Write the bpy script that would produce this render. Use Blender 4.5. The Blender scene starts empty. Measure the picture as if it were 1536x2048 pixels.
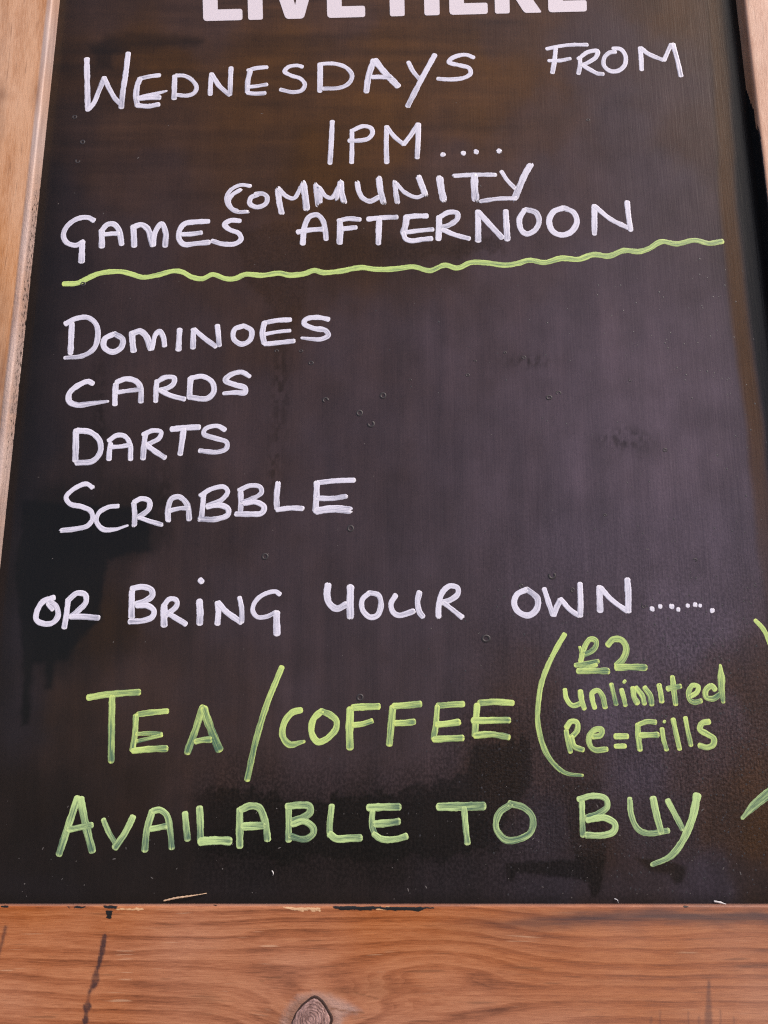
import bpy, bmesh, math, random
import numpy as np
from mathutils import Vector, Matrix

random.seed(7)
RNG = np.random.default_rng(11)
S = bpy.context.scene
C = S.collection

# ------------------------------------------------------------------ geometry of the view
F = 1480.0                       # focal length in photograph pixels (1536 x 2048)
LEAN = math.radians(11.66)       # the sign leans back from the vertical
D0 = 0.4692                      # camera to the board along the optical axis
ZB = 0.185                       # board's lower edge above the sign's feet, along the board
ZC = ZB + 0.2286                 # height on the board where the optical axis meets it
XO = 0.0103                      # sign's centre line lies this far right of the camera

# ------------------------------------------------------------------ camera
cam_d = bpy.data.cameras.new('camera')
cam = bpy.data.objects.new('camera', cam_d); C.objects.link(cam)
cam_d.sensor_fit = 'VERTICAL'; cam_d.sensor_height = 36.0; cam_d.sensor_width = 27.0
cam_d.lens = 36.0 * F / 2048.0
cam_d.clip_start = 0.01; cam_d.clip_end = 500
hit = Vector((0, ZC * math.sin(LEAN), ZC * math.cos(LEAN)))
cam.location = (-XO, hit.y - D0, hit.z)
cam.rotation_euler = (math.radians(90), 0, 0)
S.camera = cam

# ------------------------------------------------------------------ world, sun, exposure
SUN_EL = math.radians(48); SUN_AZ = math.radians(113)     # azimuth from north (+Y), clockwise
w = bpy.data.worlds.new("World"); S.world = w; w.use_nodes = True
nt = w.node_tree; bg = nt.nodes['Background']
sky = nt.nodes.new('ShaderNodeTexSky'); sky.sky_type = 'NISHITA'; sky.sun_disc = False
sky.sun_elevation = SUN_EL; sky.sun_rotation = SUN_AZ
sky.air_density = 1.0; sky.dust_density = 4.0; sky.ozone_density = 1.0
nt.links.new(sky.outputs[0], bg.inputs[0]); bg.inputs[1].default_value = 0.12
sd = bpy.data.lights.new('sun', 'SUN'); sun = bpy.data.objects.new('sun', sd); C.objects.link(sun)
sd.energy = 1.9; sd.angle = math.radians(14); sd.color = (1.0, 0.88, 0.80)
dirv = Vector((math.sin(SUN_AZ) * math.cos(SUN_EL), math.cos(SUN_AZ) * math.cos(SUN_EL), math.sin(SUN_EL)))
sun.rotation_euler = dirv.to_track_quat('Z', 'Y').to_euler(); sun.location = dirv * 5
S.cycles.filter_width = 1.2
S.cycles.use_denoising = False
S.view_settings.view_transform = 'Standard'; S.view_settings.look = 'None'
S.view_settings.gamma = 1.0; S.view_settings.use_curve_mapping = False
S.view_settings.exposure = 0.45

# ------------------------------------------------------------------ measuring helpers
cL, sL = math.cos(LEAN), math.sin(LEAN)

def to_board(px, py, h=0.0):
    """a point of the photograph -> x, z on the plane h metres in front of the board (z from its lower edge)"""
    px = np.asarray(px, float); py = np.asarray(py, float)
    rx = (px - 768.0) / F; ry = -(py - 1024.0) / F
    # plane: passes through the hit point moved by h towards the viewer along the normal
    t = (D0 * cL - h) / (cL - sL * ry)
    up = t * ry; fw = t - D0
    z = up * cL + fw * sL
    return t * rx - XO, z + ZC - ZB

def to_photo(x, z, h=0.0):
    """inverse of to_board, used to lay stains and worn paint where they lie on the wood and board"""
    x = np.asarray(x, float); z = np.asarray(z, float)
    zz = z - (ZC - ZB)
    up = zz * cL + h * sL
    fw = D0 + zz * sL - h * cL
    return 768.0 + F * (x + XO) / fw, 1024.0 - F * up / fw

class Noise:
    def __init__(self, seed):
        self.g = np.random.default_rng(seed).random((256, 256))
    def v(self, x, y):
        xi = np.floor(x).astype(int); yi = np.floor(y).astype(int)
        fx = x - xi; fy = y - yi
        fx = fx * fx * (3 - 2 * fx); fy = fy * fy * (3 - 2 * fy)
        g = self.g; a = xi % 256; b = (xi + 1) % 256; c = yi % 256; d = (yi + 1) % 256
        return (g[a, c] * (1 - fx) + g[b, c] * fx) * (1 - fy) + (g[a, d] * (1 - fx) + g[b, d] * fx) * fy
    def fbm(self, x, y, o=4):
        s = 0; amp = 0.5; tot = 0
        for i in range(o):
            s = s + amp * self.v(x * 2 ** i + 17.3 * i, y * 2 ** i + 5.1 * i); tot += amp; amp *= 0.5
        return s / tot
NA, NB, NC = Noise(1), Noise(2), Noise(3)

def sstep(a, b, x):
    t = np.clip((x - a) / (b - a), 0, 1); return t * t * (3 - 2 * t)

def poly_sd(px, py, pts):
    """signed distance to a polygon, negative inside"""
    d = np.full(px.shape, 1e9); inside = np.zeros(px.shape, bool)
    n = len(pts)
    for i in range(n):
        ax, ay = pts[i]; bx, by = pts[(i + 1) % n]
        ex, ey = bx - ax, by - ay
        t = np.clip(((px - ax) * ex + (py - ay) * ey) / (ex * ex + ey * ey + 1e-9), 0, 1)
        d = np.minimum(d, np.hypot(px - ax - t * ex, py - ay - t * ey))
        c = ((ay > py) != (by > py)) & (px < (bx - ax) * (py - ay) / (by - ay + 1e-12) + ax)
        inside ^= c
    return np.where(inside, -d, d)

def line_d(px, py, pts):
    d = np.full(px.shape, 1e9)
    for (ax, ay), (bx, by) in zip(pts[:-1], pts[1:]):
        ex, ey = bx - ax, by - ay
        t = np.clip(((px - ax) * ex + (py - ay) * ey) / (ex * ex + ey * ey + 1e-9), 0, 1)
        d = np.minimum(d, np.hypot(px - ax - t * ex, py - ay - t * ey))
    return d

# ------------------------------------------------------------------ object helpers
def empty(name, loc=(0, 0, 0)):
    o = bpy.data.objects.new(name, None); C.objects.link(o); o.location = loc
    o.empty_display_size = 0.05; return o

def mesh_obj(name, verts, faces, mat, parent=None, loc=(0, 0, 0), smooth=False, attrs=None):
    me = bpy.data.meshes.new(name)
    if isinstance(verts, np.ndarray) and isinstance(faces, np.ndarray):
        me.vertices.add(len(verts)); me.vertices.foreach_set('co', verts.astype(np.float32).ravel())
        k = faces.shape[1]
        me.loops.add(faces.size); me.loops.foreach_set('vertex_index', faces.astype(np.int32).ravel())
        me.polygons.add(len(faces)); me.polygons.foreach_set('loop_start', np.arange(0, faces.size, k, dtype=np.int32))
        me.update(calc_edges=True)
    else:
        me.from_pydata([tuple(v) for v in verts], [], [tuple(f) for f in faces])
    if attrs:
        for k, a in attrs.items():
            a = np.asarray(a, np.float32)
            if a.ndim == 1:
                at = me.attributes.new(k, 'FLOAT', 'POINT'); at.data.foreach_set('value', a)
            else:
                at = me.attributes.new(k, 'FLOAT_VECTOR', 'POINT'); at.data.foreach_set('vector', a.ravel())
    me.materials.append(mat)
    if smooth: me.polygons.foreach_set('use_smooth', np.ones(len(me.polygons), bool))
    me.validate(); me.update()
    o = bpy.data.objects.new(name, me); C.objects.link(o)
    o.parent = parent; o.location = loc
    return o

class NT:
    def __init__(self, name):
        self.m = bpy.data.materials.new(name); self.m.use_nodes = True
        self.t = self.m.node_tree; self.b = self.t.nodes['Principled BSDF']
    def n(self, typ, **kw):
        x = self.t.nodes.new(typ)
        ins = kw.pop('ins', {})
        for k, v in kw.items(): setattr(x, k, v)
        for k, v in ins.items():
            if hasattr(v, 'is_output') or isinstance(v, bpy.types.NodeSocket): self.t.links.new(v, x.inputs[k])
            else: x.inputs[k].default_value = v
        return x
    def attr(self, name):
        return self.n('ShaderNodeAttribute', attribute_name=name)
    def math(self, op, a, b=0.0, c=0.0):
        return self.n('ShaderNodeMath', operation=op, ins={0: a, 1: b, 2: c}).outputs[0]
    def clamp01(self, a): return self.n('ShaderNodeClamp', ins={0: a}).outputs[0]
    def noise(self, vec, scale, detail=4, rough=0.5, dist=0.0):
        return self.n('ShaderNodeTexNoise', ins={'Vector': vec, 'Scale': scale, 'Detail': detail, 'Roughness': rough, 'Distortion': dist}).outputs[0]
    def scale(self, vec, s, off=(0, 0, 0)):
        return self.n('ShaderNodeMapping', ins={'Vector': vec, 'Scale': s, 'Location': off}).outputs[0]
    def ramp(self, f, stops):
        r = self.n('ShaderNodeValToRGB', ins={0: f}); e = r.color_ramp.elements
        e[0].position, e[0].color = stops[0][0], (*stops[0][1], 1)
        e[1].position, e[1].color = stops[-1][0], (*stops[-1][1], 1)
        for p, c in stops[1:-1]:
            x = e.new(p); x.color = (*c, 1)
        return r.outputs[0]
    def mix(self, f, a, b, blend='MIX'):
        x = self.n('ShaderNodeMix', data_type='RGBA', blend_type=blend)
        for i, v in ((0, f), (6, a), (7, b)):
            if isinstance(v, bpy.types.NodeSocket): self.t.links.new(v, x.inputs[i])
            elif i == 0: x.inputs[i].default_value = v
            else: x.inputs[i].default_value = (*v, 1)
        return x.outputs[2]
    def remap(self, v, a, b, c=0.0, d=1.0):
        return self.n('ShaderNodeMapRange', ins={0: v, 1: a, 2: b, 3: c, 4: d}).outputs[0]
    def to(self, sock, name):
        self.t.links.new(sock, self.b.inputs[name])
    def bump(self, h, strength, dist, nrm=None):
        ins = {'Height': h, 'Strength': strength, 'Distance': dist}
        if nrm is not None: ins['Normal'] = nrm
        return self.n('ShaderNodeBump', ins=ins).outputs[0]
    def set(self, **kw):
        for k, v in kw.items(): self.b.inputs[k.replace('_', ' ')].default_value = v

# ------------------------------------------------------------------ materials
def mat_board():
    k = NT('blackboard_paint')
    tc = k.n('ShaderNodeTexCoord').outputs['Object']
    film = k.attr('film').outputs['Vector']        # colour of the paint film and wiped dust, with blurred reflections painted in
    relf = k.attr('relief').outputs['Vector']      # x: how coarse the brushwork stands, y: gloss
    sep = k.n('ShaderNodeSeparateXYZ', ins={0: relf})
    brush = k.noise(k.scale(tc, (1, 1, 0.035)), 900, 3, 0.55)
    brush2 = k.noise(k.scale(tc, (1, 1, 0.06), (3, 0, 1)), 300, 3, 0.6)
    peel = k.noise(tc, 620, 2, 0.5)
    weave = k.noise(k.scale(tc, (1, 1, 2.2)), 900, 2, 0.6)
    fine = k.remap(brush, 0.3, 0.7, 0.95, 1.05)
    mott = k.remap(k.noise(k.scale(tc, (1, 1, .5)), 60, 5, 0.6), 0.3, 0.7, 0.90, 1.10)
    col = k.mix(1.0, film, k.n('ShaderNodeCombineColor', ins={0: fine, 1: fine, 2: fine}).outputs[0], 'MULTIPLY')
    col = k.mix(1.0, col, k.n('ShaderNodeCombineColor', ins={0: mott, 1: mott, 2: mott}).outputs[0], 'MULTIPLY')
    stn = k.remap(k.noise(k.scale(tc, (1, 1, .8)), 640, 2, 0.5), 0.42, 0.62, 1.0, 0.0)
    sf = k.math('SUBTRACT', 1.0, k.math('MULTIPLY', k.math('MULTIPLY', stn, sep.outputs[2]), 0.45))
    col = k.mix(1.0, col, k.n('ShaderNodeCombineColor', ins={0: sf, 1: sf, 2: sf}).outputs[0], 'MULTIPLY')
    # pin-prick specks of chalk dust
    vor = k.n('ShaderNodeTexVoronoi', ins={'Vector': tc, 'Scale': 95.0})
    rad = k.remap(k.n('ShaderNodeSeparateColor', ins={0: vor.outputs['Color']}).outputs[0], 0.88, 1.0, 0.0, 0.055)
    spk = k.clamp01(k.math('MULTIPLY', k.math('SUBTRACT', rad, vor.outputs['Distance']), 40.0))
    col = k.mix(k.math('MULTIPLY', spk, 0.15), col, (0.35, 0.30, 0.28))
    k.to(col, 'Base Color')
    rough = k.math('ADD', k.remap(sep.outputs[1], 0, 1, 0.28, 0.20), k.remap(mott, 0.85, 1.15, -0.04, 0.04))
    k.to(rough, 'Roughness')
    h = k.math('ADD', k.math('MULTIPLY', brush, 1.1), k.math('MULTIPLY', brush2, 1.0))
    h = k.math('ADD', h, k.math('MULTIPLY', peel, k.remap(sep.outputs[0], 0, 1, 0.15, 1.6)))
    h = k.math('ADD', h, k.math('MULTIPLY', weave, 0.3))
    st = k.remap(sep.outputs[0], 0, 1, 0.25, 1.0)
    k.set(Specular_IOR_Level=0.20)
    b = k.n('ShaderNodeBump', ins={'Height': h, 'Strength': st, 'Distance': 0.00026}).outputs[0]
    k.to(b, 'Normal')
    return k.m

def mat_wood(name, pale, mid, dark, period=0.0062, contrast=1.0):
    """grain runs along the attribute field: x = across the rings (m), y = along the board (m), z = seed"""
    k = NT(name)
    g = k.attr('grain').outputs['Vector']; wear_shade = k.n('ShaderNodeSeparateXYZ', ins={0: k.attr('wear_shade').outputs['Vector']})
    wear2 = k.n('ShaderNodeSeparateXYZ', ins={0: k.attr('wear_shade2').outputs['Vector']})
    sg = k.n('ShaderNodeSeparateXYZ', ins={0: g}); gf = g
    g = k.n('ShaderNodeCombineXYZ', ins={0: sg.outputs[2], 1: sg.outputs[1], 2: 0.0}).outputs[0]
    wob = k.noise(k.scale(gf, (1, 0.12, 1)), 38, 4, 0.55)
    fld = k.math('ADD', sg.outputs[0], k.math('MULTIPLY', k.math('SUBTRACT', wob, 0.5), 0.004))
    ph = k.math('DIVIDE', fld, period)
    vari = k.noise(k.scale(g, (1, 0.03, 1), (5, 0, 0)), 110, 2, 0.5)
    ph = k.math('ADD', ph, k.math('MULTIPLY', vari, 1.3))
    saw = k.math('FRACT', ph)                                        # slow rise, quick fall: late wood line
    ring = k.ramp(saw, [(0.0, (0.05,) * 3), (0.40, (0.15,) * 3), (0.74, (0.72,) * 3), (0.86, (0.80,) * 3), (1.0, (0.05,) * 3)])
    fib = k.noise(k.scale(g, (1, 0.045, 1)), 1900, 3, 0.75)
    fib2 = k.noise(k.scale(g, (1, 0.05, 1), (1, 2, 0)), 420, 4, 0.6)
    blot = k.noise(k.scale(g, (1, 0.35, 1), (0, 9, 0)), 26, 4, 0.6)
    f = k.math('MULTIPLY', ring, k.remap(fib2, 0.3, 0.7, 0.50, 0.90))
    fine2 = k.math('FRACT', k.math('MULTIPLY', ph, 3.0)); fine2 = k.math('MULTIPLY', k.math('POWER', fine2, 2.0), k.remap(k.noise(k.scale(g, (1, .08, 1), (4, 4, 0)), 130, 3), .4, .65, 0.0, .28))
    f = k.math('MULTIPLY', f, k.remap(k.noise(k.scale(g, (1, .3, 1), (1, 6, 0)), 55, 3), .35, .65, .45, 1.2))
    f = k.math('MULTIPLY', k.math('ADD', f, fine2), contrast)
    f = k.math('ADD', f, k.remap(fib, 0.3, 0.7, -0.26, 0.30))
    f = k.math('ADD', f, k.math('ADD', k.remap(blot, 0.3, 0.7, -0.06, 0.26), k.remap(fib2, 0.3, 0.7, -0.07, 0.07)))
    col = k.ramp(f, [(0.0, pale), (0.45, mid), (1.0, dark)])
    # short pale scratches along the grain
    scr = k.noise(k.scale(g, (1, 0.05, 1), (7, 3, 0)), 700, 1, 0.4)
    scr = k.math('MULTIPLY', k.remap(scr, 0.68, 0.73), k.remap(k.noise(g, 30, 2), 0.50, 0.62))
    col = k.mix(k.math('MULTIPLY', scr, 0.55), col, (0.66, 0.40, 0.25))
    # pores: short dark ticks
    por = k.noise(k.scale(g, (1, 0.06, 1), (2, 8, 0)), 560, 1, 0.4)
    col = k.mix(k.math('MULTIPLY', k.remap(por, 0.66, 0.74), 0.42), col, (0.12, 0.045, 0.02))
    jag = k.remap(k.noise(k.scale(g, (1, 0.3, 1)), 900, 3, 0.6), 0.3, 0.7, -0.28, 0.28)
    def edge(s): return k.remap(k.math('ADD', s, k.math('MULTIPLY', jag, k.math('MINIMUM', k.math('MULTIPLY', s, 4), 1))), 0.40, 0.60)
    stain_shade = k.clamp01(k.math('MULTIPLY', wear_shade.outputs[1], k.remap(fib2, 0.3, 0.7, 0.7, 1.25)))
    col = k.mix(k.math('MULTIPLY', stain_shade, 0.9), col, (0.046, 0.022, 0.024))
    raw = edge(wear_shade.outputs[2]); col = k.mix(k.math('MULTIPLY', raw, 0.85), col, (0.80, 0.52, 0.30))
    grey = k.clamp01(wear2.outputs[1]); col = k.mix(grey, col, k.mix(k.remap(fib2, .35, .65), (0.38, 0.28, 0.26), (0.56, 0.42, 0.375)))
    drk = k.clamp01(wear2.outputs[0]); col = k.mix(drk, col, (0.20, 0.075, 0.03))
    clf = k.noise(k.scale(g, (1, 0.5, 1), (3, 1, 0)), 9, 3, 0.5)
    hsv = k.n('ShaderNodeHueSaturation', ins={'Saturation': k.remap(clf, .3, .7, .88, 1.18), 'Value': k.remap(clf, .3, .7, 1.06, .92), 'Color': col}); col = hsv.outputs[0]
    paint = edge(wear_shade.outputs[0]); col = k.mix(paint, col, (0.010, 0.009, 0.009))
    k.to(col, 'Base Color')
    k.to(k.math('SUBTRACT', k.remap(fib, 0.3, 0.7, 0.42, 0.58), k.math('MULTIPLY', paint, 0.1)), 'Roughness')
    h = k.math('ADD', k.math('MULTIPLY', fib, 0.7), k.math('MULTIPLY', ring, -0.35))
    h = k.math('ADD', h, k.math('MULTIPLY', k.noise(k.scale(g, (1, 0.4, 1)), 900, 3, 0.6), k.math('MULTIPLY', wear2.outputs[2], 3.5)))
    h = k.math('ADD', h, k.math('MULTIPLY', paint, 0.5))
    k.to(k.bump(h, 0.6, 0.00022), 'Normal')
    k.set(Specular_IOR_Level=0.4)
    return k.m

def mat_ink(name, thin, thick, dab, low=0.0, rimw=0.20):
    """marker ink: thin in the middle of the stroke, heaped at its edges and where the pen stopped"""
    k = NT(name)
    a = k.n('ShaderNodeSeparateXYZ', ins={0: k.attr('st').outputs['Vector']})   # along (m), across -1..1, seed
    e = k.n('ShaderNodeSeparateXYZ', ins={0: k.attr('en').outputs['Vector']})   # distance to stroke end (m), thinness, raggedness
    v = k.n('ShaderNodeCombineXYZ', ins={0: k.math('MULTIPLY', a.outputs[0], 55.0), 1: k.math('MULTIPLY', a.outputs[1], 5.5), 2: a.outputs[2]}).outputs[0]
    str_ = k.noise(v, 1.0, 4, 0.6)
    v2 = k.n('ShaderNodeCombineXYZ', ins={0: k.math('MULTIPLY', a.outputs[0], 130.0), 1: k.math('MULTIPLY', a.outputs[1], 1.5), 2: a.outputs[2]}).outputs[0]
    blo = k.noise(v2, 1.0, 3, 0.5)
    av = k.math('ABSOLUTE', a.outputs[1])
    rim = k.remap(av, 0.35, 0.85, 0.0, 1.0)
    cov = k.math('ADD', k.remap(str_, 0.32, 0.68, -0.1, 1.0), k.math('MULTIPLY', rim, rimw))
    cov = k.math('ADD', cov, k.remap(blo, 0.3, 0.7, -0.25, 0.25))
    endb = k.remap(e.outputs[0], 0.0006, 0.0018, 0.40, 0.0)
    cov = k.math('ADD', cov, endb)
    cov = k.math('SUBTRACT', cov, e.outputs[1])
    cov = k.clamp01(k.math('ADD', cov, low))
    col = k.mix(cov, thin, thick)
    col = k.mix(k.math('MULTIPLY', k.clamp01(k.math('MULTIPLY', endb, 1.8)), k.remap(blo, 0.4, 0.6)), col, dab)
    # dry-brush gaps in the ragged strokes
    gp = k.noise(v, 2.6, 2, 0.6)
    gap = k.math('MULTIPLY', k.remap(gp, 0.60, 0.66), e.outputs[2])
    col = k.mix(k.math('MULTIPLY', gap, 0.85), col, (0.03, 0.028, 0.032))
    k.to(col, 'Base Color'); k.set(Roughness=0.45, Specular_IOR_Level=0.4)
    k.to(k.bump(k.math('ADD', str_, k.math('MULTIPLY', blo, .3)), 0.5, 0.00012), 'Normal')
    return k.m

def mat_flat(name, col, rough=0.5, var=0.1, scale=300, bump=0.2):
    k = NT(name); tc = k.n('ShaderNodeTexCoord').outputs['Object']
    n = k.noise(tc, scale, 4, 0.6)
    f = k.remap(n, 0.3, 0.7, 1 - var, 1 + var)
    k.to(k.mix(1.0, col, k.n('ShaderNodeCombineColor', ins={0: f, 1: f, 2: f}).outputs[0], 'MULTIPLY'), 'Base Color')
    k.to(k.bump(n, bump, 0.0002), 'Normal'); k.set(Roughness=rough)
    return k.m

M_BOARD = mat_board()
M_LEFT = mat_wood('pine_tan', (0.70, 0.39, 0.225), (0.50, 0.225, 0.098), (0.30, 0.13, 0.06), 0.013, 0.36)
M_RIGHT = mat_wood('pine_pink', (0.68, 0.38, 0.25), (0.55, 0.26, 0.15), (0.34, 0.14, 0.07), 0.015, 0.22)
M_RAIL = mat_wood('pine_orange', (0.53, 0.220, 0.108), (0.38, 0.132, 0.058), (0.15, 0.044, 0.017), 0.0070, 0.85)
M_WHITE = mat_ink('white_marker_ink', (0.27, 0.27, 0.36), (0.80, 0.77, 0.90), (0.94, 0.90, 0.95), 0.38, 0.10)
M_GREEN = mat_ink('green_marker_ink', (0.085, 0.17, 0.105), (0.60, 0.76, 0.24), (0.76, 0.86, 0.22), 0.16)
M_GREEN_THIN = mat_ink('thin_green_marker_ink', (0.085, 0.155, 0.105), (0.54, 0.72, 0.30), (0.66, 0.80, 0.33), 0.16)
M_PRINT = mat_flat('printed_white', (0.80, 0.71, 0.77), 0.5, 0.03, 900, 0.1)
M_SPLINT = mat_flat('raw_splinter', (0.62, 0.42, 0.27), 0.7, 0.3, 900)
M_LINT = mat_flat('lint', (0.70, 0.68, 0.68), 0.9, 0.1)
M_PAVE = mat_flat('paving', (0.20, 0.185, 0.17), 0.85, 0.25, 12, 0.5)
M_STEEL = mat_flat('hinge_steel', (0.4, 0.4, 0.4), 0.4, 0.1)
M_DROP = mat_flat('dried_drop', (0.040, 0.032, 0.034), 0.5, 0.2, 900)

# ------------------------------------------------------------------ the ground it stands on
g = mesh_obj('pavement', [(-60, -60, 0), (60, -60, 0), (60, 60, 0), (-60, 60, 0)], [(0, 1, 2, 3)], M_PAVE)
g['kind'] = 'structure'

# ------------------------------------------------------------------ the sign
sign = empty('chalkboard_sign'); sign.rotation_euler = (-LEAN, 0, 0)
sign['label'] = 'black chalkboard with handwritten games afternoon notice in a worn pine frame'
sign['category'] = 'chalkboard'

W = 0.250          # half width of the black board that shows
D_ST = 0.0105      # stiles stand this proud of the board
D_RL = 0.0034      # lower rail stands this proud
HB = 0.735         # height of the board that shows

# ---- black board -----------------------------------------------------------
def board_fields(px, py):
    wx = px + (NA.fbm(px / 90, py / 90) - 0.5) * 90 + (NB.fbm(px / 18, py / 18) - 0.5) * 14
    wy = py + (NB.fbm(px / 90 + 9, py / 90) - 0.5) * 90 + (NC.fbm(px / 18, py / 18) - 0.5) * 14
    # wiped dust (second) and thin brown paint (first), both with reflections painted into the colour
    ctl = [ # x, y, brown, dust and sheen
        (60, -60, .55, .10), (500, -60, .6, .35), (1000, -60, .7, .3), (1400, -60, .8, .1),
        (160, 40, .45, .25), (400, 40, .5, .30), (700, 50, .7, .38), (1000, 50, .75, .35), (1350, 40, .9, .12),
        (150, 150, .45, .08), (330, 130, .75, .02), (560, 110, .85, .06), (760, 100, 1.05, .10), (960, 110, 1.1, .10), (1060, 160, 1.1, .12),
        (1200, 110, .35, .68), (1330, 130, .4, .62), (1250, 230, .25, .80), (1390, 260, .5, .45),
        (130, 260, .28, .16), (300, 260, .55, .18), (500, 240, .85, .08), (750, 230, 1.0, .06), (950, 240, 1.0, .12), (1080, 270, .6, .45),
        (100, 400, .10, .18), (300, 360, .40, .30), (480, 340, .60, .15), (640, 340, .8, .0), (900, 330, .55, .42), (1100, 340, .35, .75), (1300, 380, .22, .90),
        (100, 520, .05, .16), (260, 520, .25, .42), (480, 520, .45, .30), (700, 500, .5, .12), (850, 490, .4, .25), (1000, 520, .28, .70), (1250, 560, .18, .92),
        (60, 700, .04, .14), (200, 700, .18, .32), (360, 720, .28, .42), (540, 640, .45, .28), (700, 700, .25, .62), (900, 700, .2, .78), (1150, 700, .15, .88), (1350, 700, .15, .90),
        (50, 880, .03, .14), (170, 900, .15, .18), (320, 880, .22, .30), (520, 880, .28, .50), (700, 880, .18, .66), (950, 900, .14, .78), (1200, 900, .12, .84), (1420, 880, .12, .82),
        (30, 1060, .02, .22), (110, 1060, .04, .02), (260, 1050, .10, .05), (420, 1060, .22, .35), (640, 1060, .2, .60), (900, 1080, .14, .74), (1200, 1080, .06, .80), (1440, 1060, .05, .85),
        (20, 1250, .02, .28), (90, 1260, .03, .00), (200, 1250, .25, .02), (320, 1180, .25, .32), (520, 1200, .18, .56), (800, 1240, .16, .68), (1100, 1220, .1, .72), (1380, 1240, .02, .95),
        (20, 1430, .03, .22), (140, 1420, .22, .12), (280, 1400, .32, .30), (480, 1400, .28, .40), (640, 1380, .18, .56), (900, 1380, .18, .64), (1040, 1380, .35, .35), (1230, 1420, .04, .90), (1440, 1400, .3, .55), (1520, 1400, .5, .25),
        (60, 1580, .08, .06), (250, 1560, .16, .10), (420, 1520, .28, .32), (640, 1510, .2, .50), (850, 1500, .2, .50), (1000, 1520, .35, .15), (1140, 1540, .3, .30), (1280, 1560, .05, .72), (1400, 1530, .35, .45), (1500, 1560, .7, .18),
        (80, 1720, .04, .06), (300, 1720, .05, .06), (550, 1720, .06, .08), (760, 1700, .06, .08), (900, 1660, .10, .15), (1080, 1660, .06, .45), (1200, 1690, .25, .20), (1330, 1640, .15, .50), (1450, 1640, .45, .25), (1520, 1660, .7, .1),
        (80, 1800, .02, .10), (500, 1790, .03, .12), (900, 1780, .03, .22), (1100, 1790, .0, .45), (1230, 1790, .1, .40), (1420, 1780, .0, .68), (1530, 1790, .2, .2)]
    sb = np.zeros_like(px); sdus = np.zeros_like(px); sw = np.zeros_like(px) + 1e-9
    for x, y, b, d in ctl:
        r2 = (wx - x) ** 2 + (wy - y) ** 2
        ww = 1.0 / (r2 + 900.0) ** 1.9
        sb += ww * b; sdus += ww * d; sw += ww
    brown = sb / sw; dust_sheen = sdus / sw
    # horizontal wiping marks in the upper part, vertical runs below
    hz = NA.fbm(px / 190, py / 15, 4) - 0.5
    up = sstep(620, 120, py) * sstep(1150, 950, px)
    brown = brown * (1 + 0.9 * hz * up); dust_sheen = dust_sheen * (1 + 0.8 * hz * up)
    vt = NB.fbm(px / 22, py / 330, 4) - 0.5
    lo = sstep(480, 700, py)
    dust_sheen = dust_sheen * (1 + 0.35 * vt * lo); brown = brown * (1 + 0.7 * vt * lo)
    dust_sheen = dust_sheen * (1 + 0.5 * (NC.fbm(px / 60, py / 60) - 0.5)); brown = brown * (1 + 0.4 * (NC.fbm(px / 45 + 40, py / 45) - 0.5))
    # dried dark smear above the first word
    rg = (NC.fbm(px / 14, py / 14) - 0.5) * 14
    s1 = poly_sd(px + rg, py + rg * .6, [(176, 92), (212, 74), (252, 65), (330, 68), (402, 75), (408, 80), (398, 92), (345, 90), (300, 94), (262, 100), (230, 110), (222, 138), (196, 132), (186, 108)])
    k1 = sstep(9, -9, s1); brown *= 1 - .52 * k1; dust_sheen *= 1 - .7 * k1
    # black repainted patch on the left with runs at its foot
    dr = poly_sd(px + rg * .7, py + rg * .5, [(40, 1000), (170, 1010), (300, 1015), (300, 1100), (215, 1120), (200, 1240), (150, 1290), (138, 1318), (112, 1322), (104, 1378), (92, 1380), (88, 1325), (66, 1330), (58, 1448), (42, 1452), (46, 1330), (36, 1200), (26, 1130), (44, 1060)])
    k2 = sstep(7, -7, dr); brown *= 1 - .85 * k2; dust_sheen *= 1 - .88 * k2
    # second coat across the foot: ragged upper border, runs hanging from the middle
    jag = (NB.fbm(px / 9, py / 9, 3) - 0.5) * 34 + (NA.fbm(px / 40, py / 40) - 0.5) * 36
    c1 = poly_sd(px, py + jag, [(-60, 1650), (120, 1612), (330, 1600), (440, 1572), (560, 1592), (640, 1600), (760, 1588), (850, 1575), (935, 1545), (945, 1490), (1060, 1480), (1065, 1560), (1010, 1640), (1000, 1700), (880, 1716), (700, 1712), (500, 1716), (-60, 1730)])
    k3 = sstep(6, -6, c1) * sstep(330, 460, px); brown *= 1 - .55 * k3; dust_sheen *= 1 - (.62 + .2 * sstep(900, 700, px)) * k3
    c2 = poly_sd(px + rg * .5, py + jag * .12, [(1120, 1560), (1200, 1560), (1215, 1680), (1205, 1760), (1196, 1792), (1184, 1794), (1176, 1765), (1140, 1756), (1080, 1748), (1032, 1744), (1028, 1764), (1014, 1760), (1008, 1726), (1090, 1722), (1150, 1720)])
    k4 = sstep(4, -4, c2) * (.45 + .55 * sstep(1690, 1725, py)); brown *= 1 - .5 * k4; dust_sheen *= 1 - .72 * k4
    c3 = poly_sd(px + rg * .4, py + jag * .1, [(1270, 1715), (1340, 1720), (1372, 1735), (1366, 1764), (1350, 1768), (1338, 1748), (1300, 1742)])
    k5 = sstep(5, -5, c3); dust_sheen *= 1 - .75 * k5
    # mottled film of the middle, where the wet cloth dragged
    c4 = poly_sd(px, py + jag * .7, [(470, 470), (560, 440), (700, 470), (900, 480), (1000, 470), (1010, 505), (820, 520), (620, 545), (600, 640), (560, 690), (545, 620), (490, 560)])
    k6 = sstep(10, -10, c4) * (0.4 + 0.6 * NC.fbm(px / 6, py / 6, 2)); dust_sheen *= 1 - .6 * k6
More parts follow.
